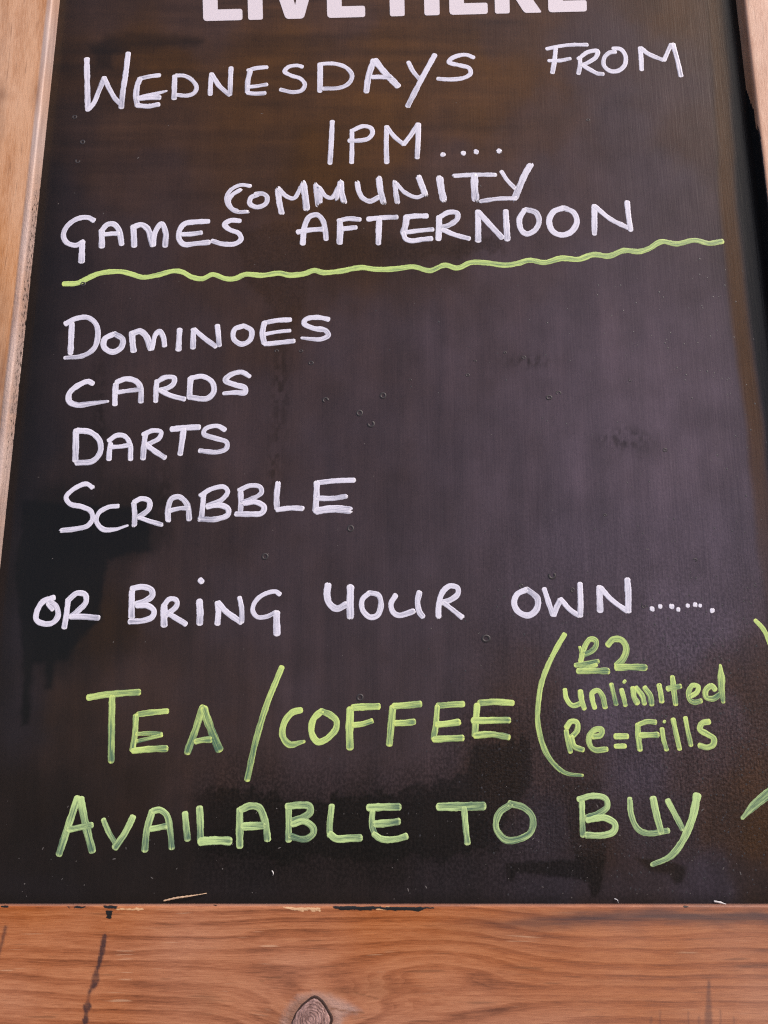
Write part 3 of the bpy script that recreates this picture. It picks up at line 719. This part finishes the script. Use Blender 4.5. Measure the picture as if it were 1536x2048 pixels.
word('COMMUNITY', 'white', M_WHITE, [
 (cE, [('C', '245,436 190,430 130,458 100,510 118,565 160,594 226,594 :22|182,462 138,490 116,530 132,572 172,590 :24'),
       ('O', '290,490 252,508 245,545 288,566 342,545 350,502 320,483 285,486 :28'),
       ('M', '418,458 425,530 440,602 :34|424,455 470,500 515,512 560,440 :25|572,425 585,500 592,568 :40'),
       ('M', '650,428 655,490 661,540 :28|660,434 676,480 678,535 :24|674,450 712,500 748,508 788,445 :26|802,414 808,480 822,530 :36|792,432 784,480 778,518 :22'),
       ('U', '905,418 915,470 940,512 985,530 1035,505 :30|1038,390 1048,470 1064,530 :35'),
       ('N', '1138,416 1142,480 1150,530 :30|1148,424 1200,478 1270,506 1318,488 :25|1283,384 1300,430 1320,482 :36')]),
 (cH, [('I', '858,418 868,490 882,550 :40'),
       ('T', '948,405 1070,398 1198,398 :26|1072,404 1072,480 1078,540 :42'),
       ('Y', '1238,378 1272,430 1318,478 :24|1412,342 1380,400 1342,488 1318,545 :36|1318,543 1220,545 1108,561 :26')])], rag=.55)
word('GAMES', 'white', M_WHITE, [
 (cD, [('G', '268,125 230,107 162,118 102,165 82,220 106,264 160,278 204,256 :30|197,262 196,320 193,378 :35'),
       ('A', '318,188 319,240 318,286 :34|322,184 350,152 390,148 422,182 440,272 :31|335,212 380,207 420,207 :27'),
       ('M', '512,162 515,220 517,282 :33|522,162 560,152 600,178 630,278 :33|634,276 645,200 685,146 710,200 707,282 :32'),
       ('E', '972,131 890,135 825,147 795,190 793,238 822,272 900,267 975,260 :31|815,211 870,209 928,201 :28'),
       ('S', '1166,128 1110,126 1072,150 1100,180 1160,206 1174,240 1140,268 1060,270 997,252 :29')])])
word('AFTERNOON', 'white', M_WHITE, [
 (cF, [('A', '78,576 90,470 118,412 165,398 200,430 216,490 222,548 :31|48,504 110,493 200,486 :30'),
       ('F', '306,432 308,500 305,570 :35|318,430 360,422 428,427 :29|325,485 404,476 :28'),
       ('T', '480,425 560,416 655,412 :30|548,424 545,500 543,574 :33'),
       ('E', '840,405 770,406 712,412 :31|716,412 710,460 696,505 :36|700,508 800,495 876,488 :27|696,512 710,545 742,558 810,550 868,544 :30'),
       ('R', '916,412 915,480 912,548 :33|926,408 980,382 1026,388 1028,422 980,460 932,476 :30|938,490 1010,520 1100,544 :29'),
       ('N', '1155,378 1156,470 1156,558 :33|1158,382 1220,450 1302,538 :33|1325,376 1330,460 1335,550 :34')]),
 (cG, [('O', '395,212 368,260 378,318 405,338 448,320 472,270 455,226 402,209 :27'),
       ('O', '598,202 550,220 525,270 545,325 590,344 640,329 672,275 655,226 602,200 :28'),
       ('N', '765,190 765,260 765,338 :27|768,193 850,260 940,305 :25|938,170 945,240 957,318 :27')])])
line = [(100 + x * q5, 400 + y * q5) for x, y in ((85, 515), (170, 510), (230, 482), (300, 452), (430, 440), (500, 455), (570, 475), (650, 464), (760, 436), (812, 442), (870, 473), (935, 484), (1000, 458), (1080, 484), (1140, 482), (1200, 457), (1300, 463), (1410, 450), (1470, 462), (1530, 458))]
line += [(580 + x * q5, 300 + y * q5) for x, y in ((90, 760), (150, 740), (200, 753), (300, 746), (440, 722), (520, 733), (640, 731), (760, 718), (860, 741), (950, 708), (1030, 725), (1110, 692), (1200, 693), (1320, 707), (1400, 697), (1470, 677))]
line += [(900 + x * cG[2], 340 + y * cG[2]) for x, y in ((500, 490), (590, 468), (680, 473), (760, 448), (840, 456), (920, 427), (1000, 432), (1050, 418), (1120, 380), (1200, 391), (1295, 372), (1370, 388), (1442, 378))]
mark('underline', [(line, 10.4, (1, .95, 1.05, 1, 1.1, 1))], M_GREEN, 'wavy green underline beneath GAMES AFTERNOON', 0, -.05)

word('DOMINOES', 'white', M_WHITE, [
 (cI, [('D', '112,122 108,200 105,272 :27|80,122 130,96 190,89 233,120 245,180 225,248 170,285 78,296 :24:1.2,1,1.1,1,.8'),
       ('O', '325,175 280,200 278,243 320,266 363,245 372,202 330,173 :27'),
       ('M', '420,168 422,210 428,260 :29|427,170 460,160 490,182 515,250 :29|520,250 540,178 560,160 580,190 586,234 :24'),
       ('I', '664,152 661,200 658,254 :27'),
       ('N', '735,152 733,200 732,244 :26|740,152 790,195 848,238 :24|857,132 862,180 866,232 :25'),
       ('O', '990,133 946,150 940,198 980,226 1024,205 1031,157 994,132 :25'),
       ('E', '1230,101 1160,105 1100,116 :23|1097,118 1088,170 1096,220 :28|1100,175 1160,164 1228,157 :19|1100,226 1170,219 1248,210 :23'),
       ('S', '1425,99 1370,89 1312,98 1300,120 1350,145 1408,155 1425,180 1390,200 1340,200 1292,195 :24:1,1,1.1,.6')])])
word('CARDS', 'white', M_WHITE, [
 (cI, [('C', '218,428 195,417 140,440 98,480 100,520 140,538 210,530 293,519 :25:1,1.1,1.1,.5'),
       ('A', '332,534 333,480 337,432 :26|342,420 390,404 440,416 464,450 465,520 :26|345,473 400,465 468,458 :21'),
       ('R', '547,415 543,460 541,518 :24|548,420 590,396 636,400 630,432 590,455 562,460 :24|568,466 620,490 688,507 :24'),
       ('D', '720,402 716,450 714,495 :27|722,400 780,391 830,420 838,470 805,504 712,498 :26'),
       ('S', '1020,390 980,369 920,386 898,412 950,435 998,450 998,474 950,474 892,478 :26:.8,1,1,1,.7')])])
word('DARTS', 'white', M_WHITE, [
 (cJ, [('D', '128,102 128,180 125,250 :28|135,102 200,110 245,152 248,210 210,254 132,262 :26'),
       ('A', '300,168 295,200 292,244 :24|292,152 330,126 370,130 396,170 399,244 :23|300,184 350,181 400,172 :20'),
       ('R', '472,125 465,180 461,240 :25|462,122 510,102 550,110 540,140 485,170 :22|482,176 520,205 568,236 :25'),
       ('T', '603,95 670,88 738,85 :26|662,97 655,150 645,218 :26'),
       ('S', '866,98 830,79 772,92 762,118 820,140 875,160 874,190 830,208 742,202 :22')])])
word('SCRABBLE', 'white', M_WHITE, [
 (cJ, [('S', '210,384 180,366 120,390 80,432 100,465 160,480 202,502 210,540 185,574 120,590 57,597 :22'),
       ('C', '335,476 290,481 242,510 230,550 262,590 320,592 380,574 :22:1,1,1,.5'),
       ('R', '415,462 420,520 418,570 :24|418,456 450,440 490,450 490,490 437,533 :23|440,532 490,550 553,568 :21'),
       ('A', '585,546 585,490 602,440 640,430 680,470 690,542 :25|590,500 640,488 685,486 :21'),
       ('B', '762,412 757,470 751,536 :24|747,424 800,391 862,381 880,405 850,445 780,474 :22|780,480 840,471 882,490 880,520 820,541 742,540 :25'),
       ('B', '944,402 946,460 943,512 :24|938,398 990,375 1040,381 1047,410 990,445 952,457 :22|960,462 1020,456 1060,480 1050,510 990,516 924,515 :25'),
       ('L', '1130,364 1123,430 1124,486 :25|1126,494 1190,486 1252,488 :23'),
       ('E', '1505,348 1410,351 1328,360 :23|1323,362 1320,430 1315,500 :27|1325,437 1400,438 1465,428 :24|1320,500 1400,490 1482,496 :35')])], rag=.2, thin=.05)
word('OR', 'white', M_WHITE, [
 (cK, [('O', '185,179 130,198 94,250 90,300 130,322 180,316 208,280 196,225 155,200 :28|152,215 165,232 178,246 :20'),
       ('R', '264,192 256,260 243,342 :28|266,192 310,156 356,162 362,202 320,250 276,284 :27|278,284 350,284 430,290 :27')])])
word('BRING', 'white', M_WHITE, [
 (cK, [('B', '614,148 612,220 612,284 :31|614,130 670,120 720,136 724,170 680,200 638,214 :30|642,224 700,224 734,250 725,285 680,304 602,311 :28'),
       ('R', '790,222 790,280 790,330 :34|790,222 820,187 856,192 860,222 825,258 802,274 :27|822,272 870,300 908,324 :27'),
       ('I', '984,198 988,260 986,320 :34|988,82 998,92 :28'),
       ('N', '1083,208 1088,260 1083,322 :29|1088,208 1130,255 1212,314 :29|1204,180 1216,240 1216,312 :25'),
       ('G', '1425,160 1400,146 1330,165 1285,210 1277,250 1300,284 1350,284 1403,258 :23|1408,262 1408,320 1410,378 :33')])])
word('YOUR', 'white', M_WHITE, [
 (cLL, [('Y', '154,110 148,160 160,208 200,240 252,216 :32|277,120 275,200 276,284 :36'),
        ('O', '378,155 342,190 345,250 385,286 425,275 444,220 430,166 382,152 :27'),
        ('U', '524,168 500,210 510,258 540,276 622,254 :28|655,150 645,200 655,258 674,282 :28'),
        ('R', '760,284 760,230 780,152 820,116 864,125 865,160 820,194 782,205 :28|788,206 830,240 888,286 :25')])], rag=.15)
word('OWN', 'white', M_WHITE, [
 (cM, [('O', '150,142 96,170 82,225 110,272 165,288 210,252 214,192 154,140 :31'),
       ('W', '254,138 280,220 303,285 :28|308,286 328,235 345,202 :28|348,196 400,255 450,290 :26|458,108 462,200 460,290 :29'),
       ('N', '569,128 572,200 574,262 :33|578,132 640,200 728,264 :27|730,84 735,170 735,264 :33')])])
for i, (x, y, r) in enumerate(((872, 252, 15), (918, 238, 13), (984, 238, 15), (1022, 255, 13), (1076, 233, 12), (1118, 227, 13), (1147, 232, 11), (1217, 261, 14))):
    s = cM[2]; mark('dot', [([(1000 + x * s, 1130 + (y - r * .3) * s), (1000 + x * s, 1130 + (y + r * .3) * s)], r * 1.7 * s, (1, 1))], M_WHITE, '%s white dot after OWN' % ORD[i], .1)

# green lines
mark('bracket', parse('250,155 200,240 150,340 105,460 85,580 80,700 105,830 150,930 210,1000 270,1035 360,1045 :31:1.1,1,1,1,1,1.05,.9,.5', *cO), M_GREEN, 'green opening bracket before £2', 0, .22)
mark('bracket', parse('1458,68 1500,112 1530,165 1565,260 1590,400 1604,560 1600,700 1584,820 :34:.8,1,1,1,.8', *cO), M_GREEN, 'green closing bracket at the right stile', 0, .25)
word('£2', 'green', M_GREEN, [(cM, [('£', '462,552 480,482 515,426 548,432 548,470 512,502 480,512 :29|432,575 490,566 562,552 :25|552,572 500,585 452,603 :22|448,608 540,606 618,608 :34|456,470 462,495 :15'),
                                   ('2', '618,458 650,426 700,432 724,480 705,538 668,574 :33|668,588 750,585 832,588 :37')])], thin=.15)
word('unlimited', 'green', M_GREEN, [(cO, [
 ('u', '252,504 262,560 300,604 348,592 :29|350,514 358,570 374,622 :33'), ('n', '440,618 424,560 426,522 460,509 490,545 506,615 :31'),
 ('l', '545,470 560,530 576,596 :28'), ('i', '610,504 625,560 635,602 :28|628,452 629,453 :27'),
 ('m', '682,494 690,550 710,588 :34|702,492 740,540 754,592 :31|757,492 790,540 800,596 :34'),
 ('i', '848,475 858,530 864,578 :31'), ('t', '932,424 940,500 952,595 :31|902,498 940,490 980,482 :33'),
 ('e', '1040,548 1085,522 1095,484 1060,476 1034,520 1042,568 1070,583 1112,574 :31'),
 ('d', '1200,502 1180,478 1142,510 1146,552 1190,560 1230,534 :33|1235,356 1241,440 1242,500 1252,576 :40:.45,1.2,1,.7')])], thin=.1)
word('Re=Fills', 'green', M_GREEN, [(cO, [
 ('R', '260,765 272,830 287,896 :31|262,742 290,706 328,712 330,760 292,806 :33|292,802 312,862 365,884 :33'),
 ('e', '430,802 478,792 485,757 442,757 406,800 412,858 440,884 515,880 :33'),
 ('=', '572,799 645,798 :35|572,862 632,860 :30'),
 ('F', '712,726 716,800 727,882 :34|722,722 770,706 824,709 :29|728,792 838,789 :34'),
 ('i', '866,752 876,820 895,882 :29|880,706 881,707 :24'), ('l', '936,692 955,780 977,878 :30'), ('l', '1013,682 1030,770 1049,854 :28'),
 ('s', '1162,706 1120,716 1106,755 1150,784 1192,812 1190,850 1150,868 1104,856 :35')])], thin=.1)
word('TEA', 'green', M_GREEN, [(cN, [
 ('T', '82,292 200,273 392,259 :37|228,290 225,450 222,682 :40'),
 ('E', '565,376 470,384 388,396 :34|374,404 368,520 352,615 :33|378,517 460,512 530,517 :24|532,523 460,542 384,560 :23|358,620 450,610 560,606 :37'),
 ('A', '786,352 740,490 690,628 :42|792,362 832,480 886,612 :46|742,562 790,552 832,550 :36')])], thin=.28)
mark('slash', parse('1270,108 1180,330 1110,560 1058,795 :36:.9,1,1,1', *cN), M_GREEN, 'long green slash between TEA and COFFEE', 0, .2)
word('COFFEE', 'green', M_GREEN, [(cP, [
 ('C', '182,237 130,252 85,310 75,390 115,440 196,424 :35:1,1,1,1.1,.6'),
 ('O', '305,243 257,290 246,370 282,425 330,410 388,350 393,302 360,268 304,243 :36'),
 ('F', '474,232 470,350 472,458 :44|490,222 560,218 640,215 :38|494,326 550,318 600,301 :31'),
 ('F', '725,220 715,330 705,438 :38|732,214 810,208 886,201 :36|742,314 800,312 850,306 :34'),
 ('E', '1140,201 1060,205 992,211 :34|988,217 980,320 967,405 :32|985,322 1060,316 1115,308 :36|968,410 1060,405 1136,402 :35'),
 ('E', '1432,195 1330,188 1238,195 :35|1224,208 1215,300 1210,385 :36|1200,300 1300,298 1410,296 :37|1212,388 1300,380 1408,397 :35')])], thin=.02)
word('AVAILABLE', 'green', M_GREEN_THIN, [(cQ, [
 ('A', '213,118 155,290 92,484 :44|232,124 265,290 309,462 :46|155,324 230,310 304,296 :39'),
 ('V', '382,260 415,340 462,418 :32|574,244 520,350 458,440 :43'),
 ('A', '700,206 665,330 652,458 :41|706,204 750,196 796,232 820,350 828,442 :39|694,320 740,312 788,302 :38'),
 ('I', '915,218 922,300 932,388 :38'),
 ('L', '1010,185 1015,290 1015,392 :45|1015,402 1110,396 1206,399 :50'),
 ('A', '1272,196 1272,320 1273,432 :45|1282,194 1340,170 1400,182 1440,280 1455,388 :43|1296,304 1360,301 1425,298 :46')]),
 (cR, [('B', '360,172 360,280 359,370 :37|352,164 420,155 488,162 490,200 440,235 384,254 :40|384,272 450,252 508,290 510,330 460,364 372,346 :38'),
       ('L', '625,160 614,260 612,325 :36|614,332 650,360 740,358 800,356 :42'),
       ('E', '852,170 940,166 1038,165 :42|875,194 872,280 890,335 :34|892,270 970,264 1034,255 :41|884,332 928,362 1010,365 1082,346 :37')])], thin=.17)
word('TO', 'green', M_GREEN_THIN, [(cS, [('T', '40,122 140,120 243,118 :35|155,130 162,210 170,286 :27'),
                                    ('O', '368,110 315,150 300,215 340,270 400,270 458,236 466,170 425,125 362,108 :28')])], thin=.40)
word('BUY', 'green', M_GREEN_THIN, [(cS, [('B', '690,98 692,170 695,252 :25|676,88 740,72 798,85 805,122 760,155 712,170 :26|716,182 790,171 840,200 834,234 780,252 712,250 :28'),
                                     ('U', '908,86 915,160 945,223 990,242 1082,230 :24|1014,84 1030,160 1050,236 :30'),
                                     ('Y', '1080,94 1110,150 1148,222 :25|1214,70 1190,180 1140,290 1090,348 1012,384 :32:1.1,1,.9,.6')])], thin=.17)
mark('tick', parse('1420,172 1470,118 1536,62 1600,10 :26:.6,1.4,1.6,1.2', *cS), M_GREEN_THIN, 'thin dark green stroke at the right of BUY', .2, .62)

# ------------------------------------------------------------------ printed heading, letter by letter
bx0, by0 = 406.5, 42.6; ang = math.atan2(23.2 - 42.6, 1173.5 - 406.5); HH = 116.0
def head(ch, x0, pts, label, hole=None):
    """pts: outline (x to the right of x0, y up from the baseline, corner radius) in photo pixels"""
    P = []
    n = len(pts)
    for i in range(n):
        p = np.array(pts[i][:2], float); r = pts[i][2]
        a = np.array(pts[i - 1][:2], float) - p; b = np.array(pts[(i + 1) % n][:2], float) - p
        if r <= 0: P.append(p); continue
        la, lb = np.linalg.norm(a), np.linalg.norm(b); r = min(r, la * .48, lb * .48)
        s, e = p + a / la * r, p + b / lb * r
        for t in np.linspace(0, 1, 7): P.append((1 - t) ** 2 * s + 2 * t * (1 - t) * p + t * t * e)
    P = np.array(P); X_ = (x0 - bx0) / math.cos(ang) + P[:, 0]
    px = bx0 + X_ * math.cos(ang) + P[:, 1] * math.sin(ang); py = by0 + X_ * math.sin(ang) - P[:, 1] * math.cos(ang)
    x, z = to_board(px, py); cx, cz = x.mean(), z.min()
    bm = bmesh.new(); vv = [bm.verts.new((a - cx, -0.00022, b - cz)) for a, b in zip(x, z)]
    f = bm.faces.new(vv); ex = bmesh.ops.extrude_face_region(bm, geom=[f])
    for v in ex['geom']:
        if isinstance(v, bmesh.types.BMVert): v.co.y = -0.00002
    bmesh.ops.recalc_face_normals(bm, faces=bm.faces)
    bmesh.ops.triangulate(bm, faces=[q for q in bm.faces if len(q.verts) > 4])
    me = bpy.data.meshes.new('letter'); bm.to_mesh(me); bm.free(); me.materials.append(M_PRINT)
    o = bpy.data.objects.new('letter', me); C.objects.link(o); o.parent = board; o.location = (cx, 0, cz); o['label'] = label
V_, H_ = 29.5, 22.5
def Ls(w): return [(0, 0, 8), (w, 0, 6), (w, H_, 5), (V_, H_, 1), (V_, HH, 5), (0, HH, 5)]
def Es(w): m = HH / 2; return [(0, 0, 8), (w, 0, 6), (w, H_, 5), (V_, H_, 1), (V_, m - 11, 1), (w - 6, m - 11, 5), (w - 6, m + 11, 5), (V_, m + 11, 1), (V_, HH - H_, 1), (w, HH - H_, 5), (w, HH, 6), (0, HH, 8)]
Is = [(0, 0, 5), (V_, 0, 5), (V_, HH, 5), (0, HH, 5)]
Vs = [(32, 0, 7), (68, 0, 7), (103, HH, 5), (72, HH, 5), (51.5, 27, 0), (30, HH, 5), (-4, HH, 5)]
Hs = [(0, 0, 5), (V_, 0, 5), (V_, 46, 1), (69, 46, 1), (69, 0, 5), (99.5, 0, 5), (99.5, HH, 5), (69, HH, 5), (69, 70, 1), (V_, 70, 1), (V_, HH, 5), (0, HH, 5)]
# the R carries its counter as a slit-joined hole
Rs = [(0, 0, 5), (V_, 0, 5), (V_, 36, 1), (37, 36, 1), (59, 0, 6), (94, 0, 5), (66, 42, 2), (82, 52, 8), (86, 78, 14), (82, 104, 14), (62, HH, 12), (0.2, HH, 0), (0.2, 84.2, 0), (V_, 84.2, 0), (V_, 94, 1), (52, 94, 6), (57, 78, 6), (52, 60, 6), (V_, 60, 1), (V_, 83.8, 0), (0, 83.8, 0)]
head('L', 406.7, Ls(78.5), 'first letter of the printed heading, an L')
head('I', 496.5, Is, 'printed I of LIVE')
head('V', 539.5, Vs, 'printed V of LIVE')
head('E', 654.6, Es(76), 'printed E of LIVE')
head('H', 780.0, Hs, 'printed H of HERE')
head('E', 899.0, Es(76.6), 'first printed E of HERE')
head('R', 990.0, Rs, 'printed R of HERE')
head('E', 1096.7, Es(77), 'last printed E of HERE')

# ------------------------------------------------------------------ dried drops, specks, splinter, lint
def torus_into(V, Fs, cx, cz, R, r, n=16, m=5, part=1.0, rot=0, sq=1.0):
    b = len(V); kmax = int(n * part)
    for i in range(kmax + (0 if part >= 1 else 1)):
        t = rot + 2 * math.pi * i / n
        for j in range(m):
            a = math.pi * j / (m - 1)
            rr = R + r * math.cos(a)
            V.append((cx + rr * math.cos(t), -r * .5 * math.sin(a) + 0.00001, cz + rr * sq * math.sin(t)))
    cnt = kmax
    tot = kmax if part >= 1 else kmax + 1
    for i in range(cnt):
        i2 = (i + 1) % tot
        for j in range(m - 1):
            Fs.append((b + i * m + j, b + i * m + j + 1, b + i2 * m + j + 1, b + i2 * m + j))
V, Fs = [], []
px_m = .5 / 1577
drops = [(651, 800, 6), (766, 791, 6), (719, 826, 6), (742, 848, 7), (622, 726, 5), (602, 702, 4), (553, 702, 4), (530, 1113, 6), (701, 1057, 6), (1104, 1151, 7), (972, 1277, 8),
         (1098, 795, 6), (1117, 786, 5), (1042, 1172, 4), (1145, 1180, 4), (1287, 1212, 4), (1048, 715, 4), (935, 750, 4), (820, 760, 3), (166, 568, 5), (165, 284, 5), (155, 322, 5), (149, 234, 5),
         (1176, 240, 4), (950, 722, 3), (1010, 705, 3), (720, 1395, 6), (1260, 760, 3), (1330, 900, 4), (1210, 1030, 3), (1390, 1120, 4)]
for i, (x, y, r) in enumerate(drops):
    bx, bz = to_board(x, y); R = r * px_m * 1.0
    torus_into(V, Fs, float(bx), float(bz), R * .85, R * .32, part=1 if i % 3 else .7, rot=i, sq=.9 + .15 * math.sin(i))
o = mesh_obj('dried_drops', V, Fs, M_DROP, board, (0, 0, 0), True); o['kind'] = 'stuff'; o['label'] = 'dried ring marks left by drops on the paint'

# small raised grains in the paint, mostly lower right
V, Fs = [], []
def grain_into(V, Fs, x, y, r, st=1.0, rot=0.0):
    bx, bz = to_board(x, y); R = r * px_m; b = len(V); bx = float(bx); bz = float(bz)
    for i in range(6):
        t = math.pi * i / 3
        u, v_ = R * math.cos(t) * st, R * math.sin(t)
        V.append((bx + u * math.cos(rot) - v_ * math.sin(rot), 0.00001, bz + u * math.sin(rot) + v_ * math.cos(rot)))
    V.append((bx, -R * .18, bz))
    for i in range(6): Fs.append((b + i, b + (i + 1) % 6, b + 6))
rr = random.Random(3)
for i in range(900):
    x = 1536 - abs(rr.gauss(0, 330)); y = rr.uniform(1150, 1790) if rr.random() < .8 else rr.uniform(500, 1150)
    if x > 1440 + .11 * y or (y > 1700 and x < 980): continue
    grain_into(V, Fs, x, y, rr.uniform(.7, 1.9), rr.uniform(1, 1.6), rr.uniform(1, 2.2))
M_NIB = mat_flat('paint_nibs', (0.030, 0.026, 0.030), .4, .2)
o = mesh_obj('paint_nibs', V, Fs, M_NIB, board, (0, 0, 0), False); o['kind'] = 'stuff'
V, Fs = [], []
for i in range(230):
    if rr.random() < .55: x, y = rr.uniform(10, 1500), rr.uniform(1600, 1800)
    else: x, y = rr.uniform(60, 1450), rr.uniform(10, 1700)
    if x < 126 - .108 * y + 8: continue
    grain_into(V, Fs, x, y, rr.uniform(.45, 1.15) * (1.4 if rr.random() < .06 else 1), rr.choice([1, 1, 1.5, 3.5]), rr.uniform(0, 3.1))
M_DUST = mat_flat('chalk_specks', (0.13, 0.115, 0.11), .9, .2)
o = mesh_obj('chalk_specks', V, Fs, M_DUST, board, (0, 0, 0), False); o['kind'] = 'stuff'

def sliver(name, pts, wid, lift, mat, label, cat):
    """a thin curved shaving lying against the board, its own thing"""
    pts = [to_board(*p) for p in pts]; P = np.array([(float(a), float(b)) for a, b in pts])
    Q, u = smooth_path(P, .0008); L = u[-1]; V = []; Fs = []; n = len(Q); c0 = Q[0].copy()
    for i in range(n):
        t = i / (n - 1); T = Q[min(i + 1, n - 1)] - Q[max(i - 1, 0)]; T = T / np.linalg.norm(T); N = np.array([-T[1], T[0]])
        h = wid / 2 * (.35 + .65 * math.sin(math.pi * min(1, t * 1.15 + .12)) ** .6) * (1 + .25 * math.sin(i * 2.1)) if t < .97 else wid * .12
        y0 = -(0.0004 + lift * math.sin(math.pi * t))
        for a, b in ((-h, 0), (-h * .3, -wid * .45), (h * .6, -wid * .4), (h, 0)):
            V.append((Q[i][0] + N[0] * a - c0[0], y0 + b, Q[i][1] + N[1] * a - c0[1]))
    for i in range(n - 1):
        for j in range(4):
            j2 = (j + 1) % 4; Fs.append((i * 4 + j, i * 4 + j2, (i + 1) * 4 + j2, (i + 1) * 4 + j))
    Fs += [(3, 2, 1, 0), tuple((n - 1) * 4 + j for j in range(4))]
    o = mesh_obj(name, V, Fs, mat, None, (0, 0, 0), False)
    o.matrix_world = Matrix.Rotation(-LEAN, 4, 'X') @ Matrix.Translation((c0[0], 0, ZB + c0[1]))
    o['label'] = label; o['category'] = cat
sliver('wood_splinter', [(328, 1801), (352, 1795), (385, 1790), (414, 1786)], .0010, .0010, M_SPLINT, 'pale curved wood splinter lying on the board above the lower rail', 'splinter')
sliver('lint_fibre', [(1427, 1802), (1440, 1804), (1452, 1808)], .0010, .0006, M_LINT, 'short white lint fibre at the foot of the board on the right', 'lint')
sliver('lint_fibre', [(544, 1741), (547, 1745), (546, 1751)], .0006, .0004, M_LINT, 'tiny curled white lint fibre below the word AVAILABLE', 'lint')
sliver('lint_fibre', [(1228, 1797), (1234, 1799), (1236, 1806)], .0005, .0004, M_LINT, 'thin hooked lint fibre under the BUY lettering', 'lint')
